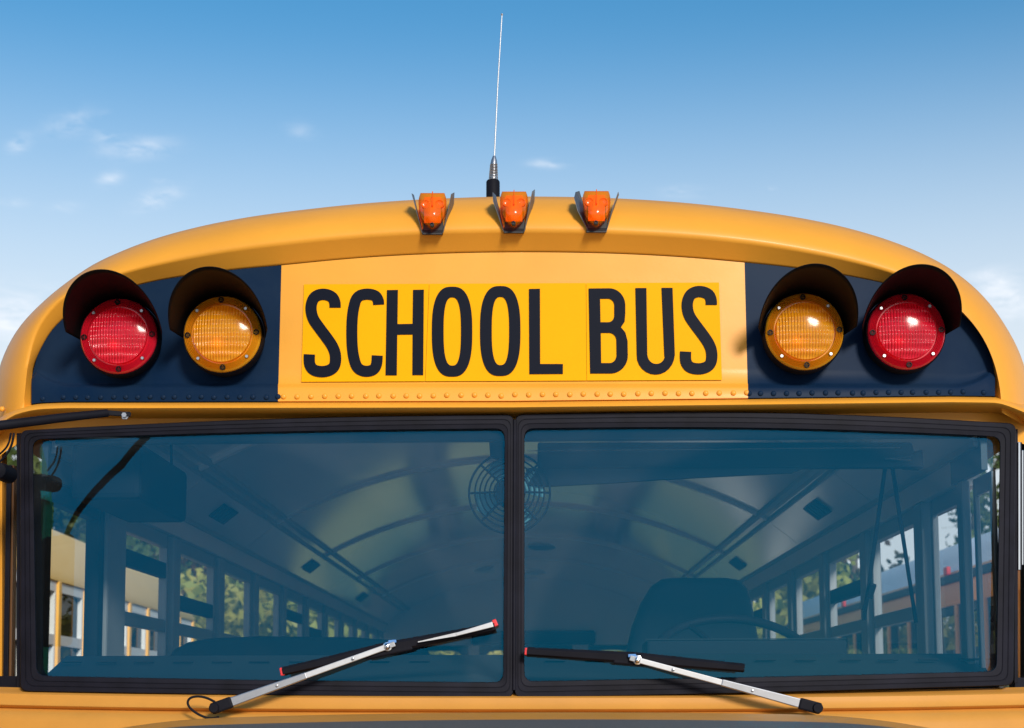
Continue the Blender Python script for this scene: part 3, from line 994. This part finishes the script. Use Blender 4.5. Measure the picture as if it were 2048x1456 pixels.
vbar(2030, 2080, 846, 872, .07, .06, 'quarter_window_head', YEL)
vbar(2050, 2085, 860, 1366, .12, .04, 'corner_post', BLK)

# ================================================================ bus body behind the front
BL = 9.05                  # rear wall
ZF, ZS, ZW, ZH = 1.00, 1.72, 2.305, 2.42   # floor, window sill, window head, cove
XI, XO = 1.13, 1.205       # inner and outer wall faces
PITCH, Y0 = .765, .80      # window posts

def body():
    base = [atk(p.x, p.y, .14) for p in O_S]
    rows = []
    for Y, s, dz in ((.70, .982, -.034), (4.0, .982, -.04), (BL + .08, .982, -.04)):
        rows.append([(p.x*s, Y, p.z + dz) for p in base])
    # close the roof shell down to the window heads
    for r in rows:
        r.insert(0, (-XO - .012, r[0][1], ZW + .02)); r.append((XO + .012, r[-1][1], ZW + .02))
    rf = MB().grid(rows).build('roof', YEL, bus, smooth=40)
    for s in (-1, 1):
        MB().box((s*XI if s > 0 else -XO, .30, .55), (XO if s > 0 else -XI, BL, ZS)).build('side_wall', YEL, bus)
        MB().box((s*XI if s > 0 else -XI - .015, .135, ZW + .0455), (XI + .015 if s > 0 else -XI, .42, ZH + .0195)).build('window_header', TRIM, bus)
        MB().box((s*XI if s > 0 else -XO, .42, ZW + .045), (XO if s > 0 else -XI, BL, ZH + .02)).build('window_header', WALLI, bus)
        # cove panel between the windows and the ceiling, in bays
        ys = [.16, 1.35, 2.75, 4.25, 5.75, 7.25, BL]
        for a, b in zip(ys, ys[1:]):
            MB().prism([(s*1.128, a + .003, ZH), (s*.985, a + .003, 2.531), (s*.985, b - .003, 2.531), (s*1.128, b - .003, ZH)], (s*.012, 0, .012)) \
                .build('cove_panel', CEIL, bus)
        # aluminium rails at the edge of the ceiling and a bead over the windows
        MB().box((s*.955 - .012, .16, 2.532), (s*.955 + .012, BL, 2.548)).build('ceiling_rail', WFRAME, rf, bevel=.003)
        MB().box((s*.995 - .008, .16, 2.512), (s*.995 + .008, BL, 2.530)).build('ceiling_rail', WFRAME, rf, bevel=.003)
        MB().box((s*1.126 - .007, .16, ZH - .010), (s*1.126 + .007, BL, ZH + .006)).build('cove_bead', WFRAME, rf, bevel=.002)
        for y in (1.95, 4.2, 6.55):
            p = Vector((s*1.058, y, 2.4745)); n = Vector((-s*.62, 0, -.785)).normalized(); u = Vector((-s*.785, 0, .62)).normalized()
            gv = MB()
            q = [p + n*.004 + u*a + Vector((0, b, 0)) for a, b in ((-.035, -.13), (.035, -.13), (.035, .13), (-.035, .13))]
            gv.prism(q, n*.004)
            g = gv.build('speaker_grille', DARKI, bus)
            for k in range(5):
                yy = -.10 + .05*k
                MB().prism([p + n*.009 + u*a + Vector((0, b, 0)) for a, b in ((-.028, yy - .012), (.028, yy - .012), (.028, yy + .012), (-.028, yy + .012))], n*.002).build('grille_bar', DASH, g)
    # ceiling: barrel vault in bays between roof bows
    Rr = 2.067; zc = 2.78 - Rr
    def vault(y, n=28, dz=0.0):
        return [(Rr*math.sin(a), y, zc + (Rr + dz)*math.cos(a)) for a in [(-1 + 2*k/n)*math.asin(.985/Rr) for k in range(n + 1)]]
    bows = [1.2, 2.7, 4.2, 5.7, 7.2]
    ys = [.16] + bows + [BL]
    for a, b in zip(ys, ys[1:]):
        m = MB().grid([vault(a), vault((a+b)/2), vault(b)]).build('ceiling_panel', CEIL, bus, smooth=60, recalc=False)
    for y in bows:
        MB().grid([vault(y - .022, dz=.001), vault(y - .016, dz=-.014), vault(y + .016, dz=-.014), vault(y + .022, dz=.001)]).build('roof_bow', WALLI, bus, smooth=60)
    for x, y in ((.10, 6.4), (-.32, 7.9), (.05, 8.4)):
        zz = zc + math.sqrt(Rr*Rr - x*x)
        MB().lathe([(.09, 0), (.085, -.014), (.05, -.022), (.001, -.024)], (x, y, zz), n=20, axis='z').build('dome_light', DARKI if x > .08 else WFRAME, bus, smooth=50)
    MB().box((-XI, .2, ZF - .04), (XI, BL, ZF)).build('floor', FLOORM, bus)
    # front bulkhead above the windshield, seen through the top of the glass
    zt = at(1024, 878, .13).z
    bp = [(-1.12, .15, zt), (1.12, .15, zt), (1.12, .15, 2.45), (.99, .15, 2.56)] + [(Rr*math.sin(a), .15, zc + (Rr + .02)*math.cos(a)) for a in (.40, .28, .14, 0, -.14, -.28, -.40)] + [(-.99, .15, 2.56), (-1.12, .15, 2.45)]
    MB().prism(bp, (0, .03, 0)).build('front_bulkhead', TRIM, bus, bevel=.004)
    # roof bows of the front cap at the corners
    # rear wall with four windows
    yb = BL
    def zr(py): return at(1065, py, yb).z
    zt_, zb_ = zr(1296), 1.55
    xs = [(-1.02, -.50), (-.37, .33), (.50, 1.02)]
    edges = [-XO] + [e for p in xs for e in p] + [XO]
    for k in range(0, len(edges), 2):
        MB().box((edges[k], yb, zb_), (edges[k+1], yb + .05, zt_)).build('rear_wall', WALLI, bus)
    MB().box((-XO, yb, zt_), (XO, yb + .05, 2.93)).build('rear_wall', WALLI, bus)
    MB().box((-XO, yb, .5), (XO, yb + .05, zb_)).build('rear_wall', WALLI, bus)
    for a, b in xs:
        fr = MB()
        i_ = rounded([(a + .02, zb_ + .02), (b - .02, zb_ + .02), (b - .02, zt_ - .02), (a + .02, zt_ - .02)], {0,1,2,3}, .09, 6)
        o = rounded([(a - .02, zb_ - .02), (b + .02, zb_ - .02), (b + .02, zt_ + .02), (a - .02, zt_ + .02)], {0,1,2,3}, .01, 6)
        fr.grid([[(p.x, yb - .012, p.y) for p in o], [(p.x, yb - .016, p.y) for p in i_], [(p.x, yb + .03, p.y) for p in i_]], True)
        rw = fr.build('rear_window', RUB, bus)
        MB().grid([[(a, yb + .03, zb_), (b, yb + .03, zb_)], [(a, yb + .03, zt_), (b, yb + .03, zt_)]]).build('pane', SWG, rw)
    p0 = at(942, 1262, yb - .1); p1 = at(1192, 1289, yb - .1)
    MB().box((p0.x, yb - .1, p1.z), (p1.x, yb - .02, p0.z)).build('rear_door_pad', SEATM, bus, bevel=.02)
body()

# ---------------------------------------------------------------- side windows
def side_window(s, ya, yb, drop, rail_z=2.05, th=.014):
    """one sash window between two posts; s = side"""
    x = s*(XI + .03)
    fr = MB(); w = .022
    a, b = ya + .012, yb - .012
    fr.box((x - th, a, ZS), (x + th, a + w, ZW + .045)).box((x - th, b - w, ZS), (x + th, b, ZW + .045))
    fr.box((x - th + .0005, a + w, ZW), (x + th - .0005, b - w, ZW + .045)).box((x - th + .0005, a + w, ZS), (x + th - .0005, b - w, ZS + .03))
    o = fr.build('side_window', WFRAME, bus, bevel=.003)
    if drop:
        MB().box((x - .012, a + w, ZW - drop - .05), (x + .012, b - w, ZW - drop)).build('sash_rail', DARKI, o, bevel=.003)
    MB().box((x - .012, a + w, rail_z - .02), (x + .012, b - w, rail_z + .02)).build('sash_rail', WFRAME, o, bevel=.004)
    MB().grid([[(x, a + w, ZS + .03), (x, b - w, ZS + .03)], [(x, a + w, ZW - drop), (x, b - w, ZW - drop)]]).build('pane', SWG, o)
    return o
for s in (-1, 1):
    posts = [Y0 + PITCH*k for k in range(12) if Y0 + PITCH*k < BL - .1]
    for k, y in enumerate(posts):
        hw = .10 if (k == 0 and s < 0) else .05
        MB().box((s*XI - (0 if s > 0 else .05), y - hw, ZS), (s*XI + (.05 if s > 0 else 0), y + hw, ZW + .045)).build('window_post', POST, bus, bevel=.008)
    for k, (a, b) in enumerate(zip(posts, posts[1:] + [BL])):
        dr = {(-1,0): .05, (-1,1): .14, (-1,3): .0, (-1,4): .05, (-1,5): .10, (1,1): .10, (1,0): 0, (1,4): .06}.get((s, k), 0)
        side_window(s, a + (.10 if (k == 0 and s < 0) else .05), b - .05, dr)
# driver's window at the front right: two panes with a post between
side_window(1, .375, .75, 0, 1.80, .008)
MB().box((XI, .32, ZS), (XI + .022, .375, ZW + .045)).build('window_post', POST, bus, bevel=.005)
side_window(1, .13, .32, 0, 1.80, .006)
# entry door at the front left
def entry_door():
    x = -XI - .03
    d = MB()
    d.box((x - .02, .16, .6), (x + .02, .215, 2.36)).box((x - .02, .645, .6), (x + .02, .70, 2.36))
    d.box((x - .0195, .215, 2.30), (x + .0195, .645, 2.36)).box((x - .0195, .215, .6), (x + .0195, .645, .75))
    o = d.build('entry_door', DARKI, bus, bevel=.006)
    MB().grid([[(x, .215, .75), (x, .645, .75)], [(x, .215, 2.30), (x, .645, 2.30)]]).build('pane', SWG, o)
entry_door()

# ---------------------------------------------------------------- dashboard and driver's place
def dash():
    rows = []
    for k in range(41):
        u = k/40
        xb = 74 + (1992 - 74)*u
        lo = Vector((xb, 1385 - (2 if 0 < u < 1 else 0)))
        xt = 133 + (1952 - 133)*u
        yt = 1312 - 5*u
        rows.append([atk(lo.x, lo.y, .045), atk(lo.x, 1366, .05), at(xt, yt, .42), at(xt, yt + 3, .46), at(xt, yt + 120, .50)])
    d = MB().grid(rows).build('dashboard', DASH, bus, smooth=35)
    for x in (145, 215, 290, 368, 445, 520, 600, 680, 760, 840, 1110, 1190, 1270, 1350, 1430, 1530, 1610, 1700, 1775, 1855, 1935):
        yy = 1325 - 5*(x - 130)/1820
        p = [at(x - 20, yy, .325), at(x + 20, yy, .325), at(x + 20, yy + 2.5, .31), at(x - 20, yy + 2.5, .31)]
        MB().prism([q + Vector((0, -.012, .004)) for q in p], (0, .006, -.002)).build('defroster_slot', SLOT, d)
    b0 = at(1292, 1281, .46); b1 = at(1692, 1322, .46)
    b = MB().box((b0.x, .44, b1.z), (b1.x, .62, b0.z)).build('instrument_binnacle', DARKI, bus, bevel=.008)
    MB().tube([at(1290, 1279, .438), at(1692, 1277, .438)], .0016, n=6).build('binnacle_trim', DASH, b)
    # steering wheel
    c = at(1468, 1322, .66); rad = .215; tl = R_(58)
    ex = Vector((1, 0, 0)); ey = Vector((0, math.sin(tl)*.72, math.cos(tl)*.72 + .05)).normalized()
    ring = [c + ex*rad*math.cos(a) + ey*rad*math.sin(a) for a in [2*math.pi*k/48 for k in range(49)]]
    sw = MB().tube(ring, .013, n=10, cap=False).build('steering_wheel', BLK, bus, smooth=60)
    for a in (0, 120, 240):
        MB().tube([c, c + ex*rad*math.cos(R_(a)) + ey*rad*math.sin(R_(a))], .008, n=6).build('spoke', BLK, sw)
    MB().lathe([(.04, .02), (.045, 0), (.03, -.012), (.001, -.014)], c, n=18).build('hub', BLK, sw, smooth=40)
    # driver seat
    Y = 1.12
    out = [(1238,1420),(1252,1310),(1266,1250),(1283,1205),(1303,1172),(1322,1159),(1345,1156),(1450,1156),(1476,1160),(1494,1178),(1504,1215),(1514,1270),(1522,1420)]
    fr = [at(a, b, Y) for a, b in out]
    cen = sum(fr, Vector())/len(fr)
    rows = [[cen.lerp(p, .80) + Vector((0, -.055, -.005)) for p in fr], [cen.lerp(p, .93) + Vector((0, -.045, 0)) for p in fr], [p + Vector((0, -.01, 0)) for p in fr], [p + Vector((0, .06, 0)) for p in fr], [cen.lerp(p, .9) + Vector((0, .10, 0)) for p in fr]]
    m = MB().grid(rows, True)
    n = len(fr)
    m.f.append(tuple(range(n))); m.f.append(tuple(4*n + k for k in range(n)))
    seat = m.build('driver_seat', SEATM, bus, smooth=70)
    MB().box((cen.x - .27, 0.72, 1.28), (cen.x + .27, 1.2, 1.42)).build('seat_cushion', SEATM, seat, bevel=.04)
    MB().box((cen.x - .12, .9, ZF), (cen.x + .12, 1.1, 1.28)).build('seat_pedestal', BLK, seat)
    # padded barrier in front of the first bench
    Y = 1.35
    out = [(325,1600),(328,1330),(345,1300),(375,1284),(420,1276),(520,1272),(700,1274),(790,1280),(832,1290),(855,1302),(870,1330),(874,1600)]
    fr = [at(a, b, Y) for a, b in out]
    MB().prism(fr, (0, .05, 0)).build('crash_barrier', SEATM, bus, bevel=.012)
dash()

# ---------------------------------------------------------------- visor, straps, fan and overhead box
def fittings():
    v = MB().prism([at(1075, 884, .20), at(1825, 884, .20), at(1838, 935, .20), at(1075, 938, .20)], (0, .03, 0)).build('sun_visor', DARKI, bus, bevel=.006)
    MB().prism([at(1052, 936, .205), at(1612, 934, .205), at(1585, 945, .205), at(1330, 958, .205), at(1230, 965, .205), at(1100, 972, .205), at(1052, 972, .205)], (0, .02, 0)).build('visor_flap', DARKI, v)
    MB().tube([at(1055, 902, .195), at(1800, 895, .195)], .0009, n=5).build('visor_edge', ALU, v)
    MB().prism([at(1808, 908, .20), at(1846, 898, .20), at(1848, 936, .20), at(1812, 934, .20)], (0, .05, 0)).build('visor_bracket', BLK, v, bevel=.004)
    MB().tube([at(1770, 917, .19), at(1822, 914, .19)], .0012, n=5).build('visor_wire', STEEL, v)
    MB().tube([at(1770, 917, .19), at(1822, 921, .19)], .0012, n=5).build('visor_wire', STEEL, v)
    st = MB().bar(at(1771, 930, .30), at(1728, 1240, .55), .010, .003).build('strap', BLK, bus)
    MB().bar(at(1784, 930, .30), at(1832, 1245, .55), .010, .003).build('strap', BLK, bus)
    MB().bar(at(1747, 1168, .48), at(1738, 1196, .50), .017, .01).build('buckle', BLK, st, bevel=.002)
    MB().bar(at(1737, 1192, .48), at(1726, 1220, .50), .007, .004).build('strap_end', BLK, st)
    # fan with a round guard behind the mullion
    Y = .19; c = at(1019, 985, Y); k = (Y + 3.7)/F
    fan = MB()
    for r in (82, 70, 60, 50, 40, 31):
        ring = [c + Vector((r*k*math.cos(a), -.012 + .00025*r, r*k*math.sin(a))) for a in [2*math.pi*j/48 for j in range(49)]]
        fan.tube(ring, .0031 if r > 80 else .0023, n=6, cap=False)
    for a in range(0, 360, 45):
        fan.tube([c + Vector((24*k*math.cos(R_(a)), -.010, 24*k*math.sin(R_(a)))), c + Vector((82*k*math.cos(R_(a)), .010, 82*k*math.sin(R_(a))))], .0030, n=6)
    fo = fan.build('fan', FANM, bus, smooth=60)
    fo['label'] = 'small round defroster fan behind the centre mullion'
    MB().lathe([(.001, -.016), (26*k, -.014), (29*k, -.004), (29*k, .05), (20*k, .075), (.001, .08)], c, n=28).build('fan_motor', FANM, fo, smooth=40)
    for a in (20, 110, 200, 290):
        pts = []
        for r, da, dy in ((26, -14, .020), (70, -26, .032), (74, 6, .022), (66, 26, .012), (26, 16, .010)):
            aa = R_(a + da); pts.append(c + Vector((r*k*math.cos(aa), dy, r*k*math.sin(aa))))
        MB().prism(pts, (0, .0015, 0)).build('fan_blade', BLADE, fo)
    MB().prism([at(978, 878, Y), at(1030, 878, Y), at(1030, 925, Y), at(980, 912, Y)], (0, .04, 0)).build('fan_bracket', FANM, fo, bevel=.004)
    MB().lathe([(.001, -.006), (.010, -.005), (.010, .01)], at(992, 872, Y - .02), n=14).build('bracket_knob', FANM, fo, smooth=40)
    # long dark box over the door
    bx = MB().box((-1.10, .22, 2.305), (-.925, .76, 2.45)).build('overhead_box', DARKI, bus, bevel=.015)
    MB().tube([at(342, 862, .55), at(343, 952, .60)], .004, n=6).build('hanger_rod', DARKI, bx)
fittings()

# ================================================================ NEIGHBOURING BUSES
def parked_bus(label, xw, s, ya, yb, zb, zt, zrail, p0, pitch, pane_m, frame_m, roof_m, rail_z, eave, crest, yaw=0.0, pivot=None, paint=None):
    YEL2 = paint or globals()['YEL2']
    """side-on neighbour. xw: x of the near wall, s: +1 if its body lies further right"""
    b = empty('parked_bus', label, 'school bus', (xw + s*1.2, (ya + yb)/2, 0))
    def P(x, y, z): return (x - b.location.x, y - b.location.y, z)
    def bx(x0, x1, y0, y1, z0, z1): 
        return MB().box(P(min(x0, x1), y0, z0), P(max(x0, x1), y1, z1))
    far = xw + s*2.4
    bx(xw, far, ya, yb, .45, zb).build('lower_body', YEL2, b, bevel=.03)
    # roof: curved shell from the window heads
    prof = [(0, zt), (0, rail_z + .02), (.02, eave - .10), (.07, eave), (.20, eave + (crest-eave)*.50), (.45, eave + (crest-eave)*.80), (.8, eave + (crest-eave)*.95), (1.2, crest)]
    prof = prof + [(2.4 - a, z) for a, z in reversed(prof[:-1])]
    ys = [ya, ya + .06, yb - .06, yb]
    rows = [[P(xw + s*(1.2 + (a - 1.2)*(1 if 0 < i < 3 else .97)), y, z - (0 if 0 < i < 3 else .02)) for a, z in prof] for i, y in enumerate(ys)]
    m = MB().grid(rows)
    m.f.append(tuple(range(len(prof)))); m.f.append(tuple(range(3*len(prof), 4*len(prof))))
    me = m.mesh('roof', [YEL2, roof_m], smooth=40)
    for p in me.polygons:
        if p.center.z > (eave - .09 if roof_m is WHITER else 0): p.material_index = 1
    link('roof', me, b)
    # end walls above the sill
    bx(xw + s*.02, far - s*.02, ya, ya + .08, zb, zt).build('end_wall', YEL2, b)
    bx(xw + s*.02, far - s*.02, yb - .08, yb, zb, zt).build('end_wall', YEL2, b)
    if rail_z > zt + .02:
        bx(xw - s*.022, xw + s*.01, ya + .05, yb - .05, rail_z - .045, rail_z + .015).build('rub_rail', MATTE, b, bevel=.008)
    bx(xw - s*.02, xw + s*.01, ya + .05, yb - .05, zb - .20, zb - .13).build('rub_rail', MATTE, b, bevel=.008)
    bx(xw - s*.02, xw + s*.01, ya + .05, yb - .05, zb - .62, zb - .55).build('rub_rail', MATTE, b, bevel=.008)
    y = p0
    while y - pitch > ya + .1: y -= pitch
    while y < yb - .1:
        bx(xw - s*.004, xw + s*.07, y - .032, y + .032, zb, zt).build('window_post', YEL2, b, bevel=.004)
        y2 = min(y + pitch, yb)
        if y2 - y > .3:
            f = MB()
            a, c = y + .034, y2 - .034
            for (q0, q1, r0, r1) in ((a, a + .03, zb, zt), (c - .03, c, zb, zt), (a + .03, c - .03, zt - .06, zt), (a + .03, c - .03, zb, zb + .03), (a + .03, c - .03, zrail - .03, zrail + .03)):
                f.box(P(min(xw + s*.012, xw + s*.05), q0, r0), P(max(xw + s*.012, xw + s*.05), q1, r1))
            w = f.build('side_window', frame_m, b)
            MB().grid([[P(xw + s*.04, a, zb), P(xw + s*.04, c, zb)], [P(xw + s*.04, a, zt), P(xw + s*.04, c, zt)]]).build('pane', pane_m, w)
            # same window on the far side, so that one can look through the bus
            bx(far - s*.07, far, y - .032, y + .032, zb, zt).build('window_post', YEL2, b)
        y += pitch
    # wheels
    for wy in (ya + 1.6, yb - 2.2):
        for k, xx in enumerate((xw + s*.16, far - s*.16)):
            c = P(xx, wy, .48)
            wh = MB()
            prof_w = [(.20, -.10), (.44, -.11), (.48, -.07), (.48, .07), (.44, .11), (.20, .10)]
            rws = []
            for r, h in prof_w:
                rws.append([(c[0] + h, c[1] + r*math.cos(2*math.pi*j/24), c[2] + r*math.sin(2*math.pi*j/24)) for j in range(24)])
            t = wh.grid(rws, True).build('wheel', RUB, b, smooth=40)
            rws = [[(c[0] + h, c[1] + r*math.cos(2*math.pi*j/24), c[2] + r*math.sin(2*math.pi*j/24)) for j in range(24)] for r, h in ((.21, -.09), (.19, -.04), (.05, -.05), (.05, .05), (.19, .04), (.21, .09))]
            MB().grid(rws, True).build('rim', ALU, t, smooth=40)
    if yaw:            # parked slightly askew, turned about a point of its near wall
        a = R_(yaw); ox, oy = b.location.x - pivot[0], b.location.y - pivot[1]
        b.location.x = pivot[0] + ox*math.cos(a) - oy*math.sin(a)
        b.location.y = pivot[1] + ox*math.sin(a) + oy*math.cos(a)
        b.rotation_euler.z = a
    return b, P
lb, LP = parked_bus('sunlit yellow school bus with white window frames, seen through the left windows', -2.75, -1, -1.2, 10.3, 1.86, 2.51, 2.17, 5.57, .66, PWG, WWHITE, PALEY, 2.51, 2.68, 3.06, yaw=2.5, pivot=(-2.75, 6.4))
rb, RP = parked_bus('yellow school bus with white roof and dark rail, seen through the right windows', 3.0, 1, 5.4, 15.2, 1.80, 2.46, 2.12, 6.1, .72, PWG, MATTE, WHITER, 2.66, 2.80, 3.10, paint=mat('parked_bus_orange_yellow', (.90, .36, .07), rough=.45, noise=.08, nscale=2.))
for y in (7.6, 11.4):
    o = MB().box((-.03, -.05, -.03), (0, .05, .03)).build('clearance_light', REDCAP, rb, bevel=.008)
    o.location = RP(2.978, y, 2.70)

# ================================================================ TREES
def leaf_mat(name, c1, c2):
    m = bpy.data.materials.new(name); m.use_nodes = True
    nt = m.node_tree; b = nt.nodes['Principled BSDF']
    b.inputs['Roughness'].default_value = .55
    oi = nt.nodes.new('ShaderNodeTexCoord'); n = nt.nodes.new('ShaderNodeTexNoise')
    n.inputs['Scale'].default_value = .9; n.inputs['Detail'].default_value = 4
    nt.links.new(oi.outputs['Object'], n.inputs['Vector'])
    mr = nt.nodes.new('ShaderNodeMapRange'); mr.inputs['From Min'].default_value = .36; mr.inputs['From Max'].default_value = .64
    nt.links.new(n.outputs['Fac'], mr.inputs['Value'])
    mx = nt.nodes.new('ShaderNodeMix'); mx.data_type = 'RGBA'
    mx.inputs['A'].default_value = (*c1, 1); mx.inputs['B'].default_value = (*c2, 1)
    nt.links.new(mr.outputs[0], mx.inputs['Factor']); nt.links.new(mx.outputs['Result'], b.inputs['Base Color'])
    tl = nt.nodes.new('ShaderNodeBsdfTranslucent'); nt.links.new(mx.outputs['Result'], tl.inputs['Color'])
    ms = nt.nodes.new('ShaderNodeMixShader'); ms.inputs[0].default_value = .35
    out = next(q for q in nt.nodes if q.type == 'OUTPUT_MATERIAL')
    nt.links.new(b.outputs[0], ms.inputs[1]); nt.links.new(tl.outputs[0], ms.inputs[2]); nt.links.new(ms.outputs[0], out.inputs[0])
    return m
BARK = mat('bark', (.11, .085, .065), rough=.9, noise=.4, nscale=8, bump=.6, bscale=25)
LEAVES = {'green': leaf_mat('green_leaves', (.055, .095, .022), (.12, .15, .03)),
          'autumn': leaf_mat('autumn_leaves', (.11, .10, .03), (.24, .10, .04)),
          'dark': leaf_mat('dark_leaves', (.022, .045, .02), (.05, .085, .028)),
          'yellow': leaf_mat('yellow_green_leaves', (.24, .28, .05), (.42, .38, .07))}
def tree(label, x, y, h, w, kind, seed, nleaf=5000, low=.28, leaf=.17):
    rs = np.random.RandomState(seed); rnd = random.Random(seed)
    t = empty('tree', label, 'tree', (x, y, 0), 'trees behind the parked buses')
    tr = MB()
    lean = Vector((rnd.uniform(-.3, .3), rnd.uniform(-.3, .3), 0))
    pts = [Vector((0,0,-.1)), Vector((0,0,h*.15)) + lean*.2, Vector((0,0,h*.4)) + lean*.6, Vector((0,0,h*.7)) + lean, Vector((0,0,h*.92)) + lean*1.3]
    r0 = .028*h + .05
    tr.tube(pts, [r0*1.25, r0, r0*.75, r0*.4, r0*.12], n=10)
    tips = []
    for k in range(11):
        f = rnd.uniform(.22, .85); a = rnd.uniform(0, 2*math.pi)
        p = Vector((0,0,h*f)) + lean*f
        ln = w*.5*rnd.uniform(.55, 1.0)*(1.15 - .6*f)
        e = p + Vector((math.cos(a)*ln, math.sin(a)*ln, h*rnd.uniform(.06, .16)))
        m = p.lerp(e, .5) + Vector((0, 0, -.04*h + rnd.uniform(-.1, .2)))
        tr.tube([p, m, e], [r0*.42*(1-f*.5), r0*.25, r0*.07], n=6)
        tips += [e, m.lerp(e, .5)]
    tr.build('trunk', BARK, t, smooth=60)
    # leaf clumps around limb ends and through the crown volume
    cl = [np.array(q) for q in tips]
    for _ in range(34):
        u = rs.normal(size=3); u /= np.linalg.norm(u)
        rr = rs.uniform(.45, 1.0)
        cl.append(np.array((u[0]*w*.5*rr, u[1]*w*.5*rr, h*(low + (1-low)*.5) + u[2]*h*(1-low)*.5*rr)))
    cl = np.array(cl); cs = rs.uniform(.09, .19, len(cl))*w
    idx = rs.randint(0, len(cl), nleaf)
    d = rs.normal(size=(nleaf, 3)); d /= np.linalg.norm(d, axis=1)[:, None]
    c = cl[idx] + d*(cs[idx]*rs.uniform(.3, 1.05, nleaf)**.6)[:, None]*np.array((1, 1, .72))
    a1 = rs.normal(size=(nleaf, 3)); a1 /= np.linalg.norm(a1, axis=1)[:, None]
    a2 = np.cross(a1, rs.normal(size=(nleaf, 3))); a2 /= np.linalg.norm(a2, axis=1)[:, None]
    sz = (leaf*rs.uniform(.6, 1.3, nleaf))[:, None]
    v = np.stack([c - a1*sz*.6, c + a2*sz*.36, c + a1*sz*.6, c - a2*sz*.36], 1).reshape(-1, 3)
    me = bpy.data.meshes.new('crown')
    me.vertices.add(len(v)); me.vertices.foreach_set('co', v.ravel())
    me.loops.add(len(v)); me.loops.foreach_set('vertex_index', np.arange(len(v)))
    me.polygons.add(nleaf); me.polygons.foreach_set('loop_start', np.arange(nleaf)*4)
    me.update(calc_edges=True); me.validate()
    me.materials.append(LEAVES[kind])
    link('crown', me, t)
tree('broad green tree above the roof of the sunlit bus at the far left', -9.4, 26, 7.0, 5.6, 'green', 1, 11000)
tree('russet autumn tree beside the broad green one, left of the door post', -8.4, 31, 7.6, 5.0, 'autumn', 2, 8000)
tree('dark tree with pale bare limbs behind the second left window', -8.2, 36, 8.5, 6.0, 'dark', 3, 5000)
tree('tall dark green tree behind the middle left windows', -5.6, 33, 9.0, 6.0, 'dark', 4, 7000)
tree('low yellow-green bush tree behind the middle left windows', -4.4, 26, 3.6, 5.0, 'yellow', 5, 6000, low=.05)
tree('pale green tree seen through the rear windows', -2.4, 19, 4.6, 5.4, 'yellow', 6, 12000, low=.0)
tree('green tree right of centre behind the rear windows', 2.6, 19.5, 4.4, 5.0, 'yellow', 7, 12000, low=.0)
tree('dark tree hanging over the white roofed bus at the right', 5.0, 30, 7.2, 3.6, 'dark', 8, 6000)
tree('olive tree above the white roofed bus, behind the strap', 7.2, 32, 6.6, 2.0, 'autumn', 9, 1500, low=.50)
tree('loose leafed tree at the far right above the white roof', 9.3, 30, 7.4, 2.6, 'green', 10, 2200, low=.50)
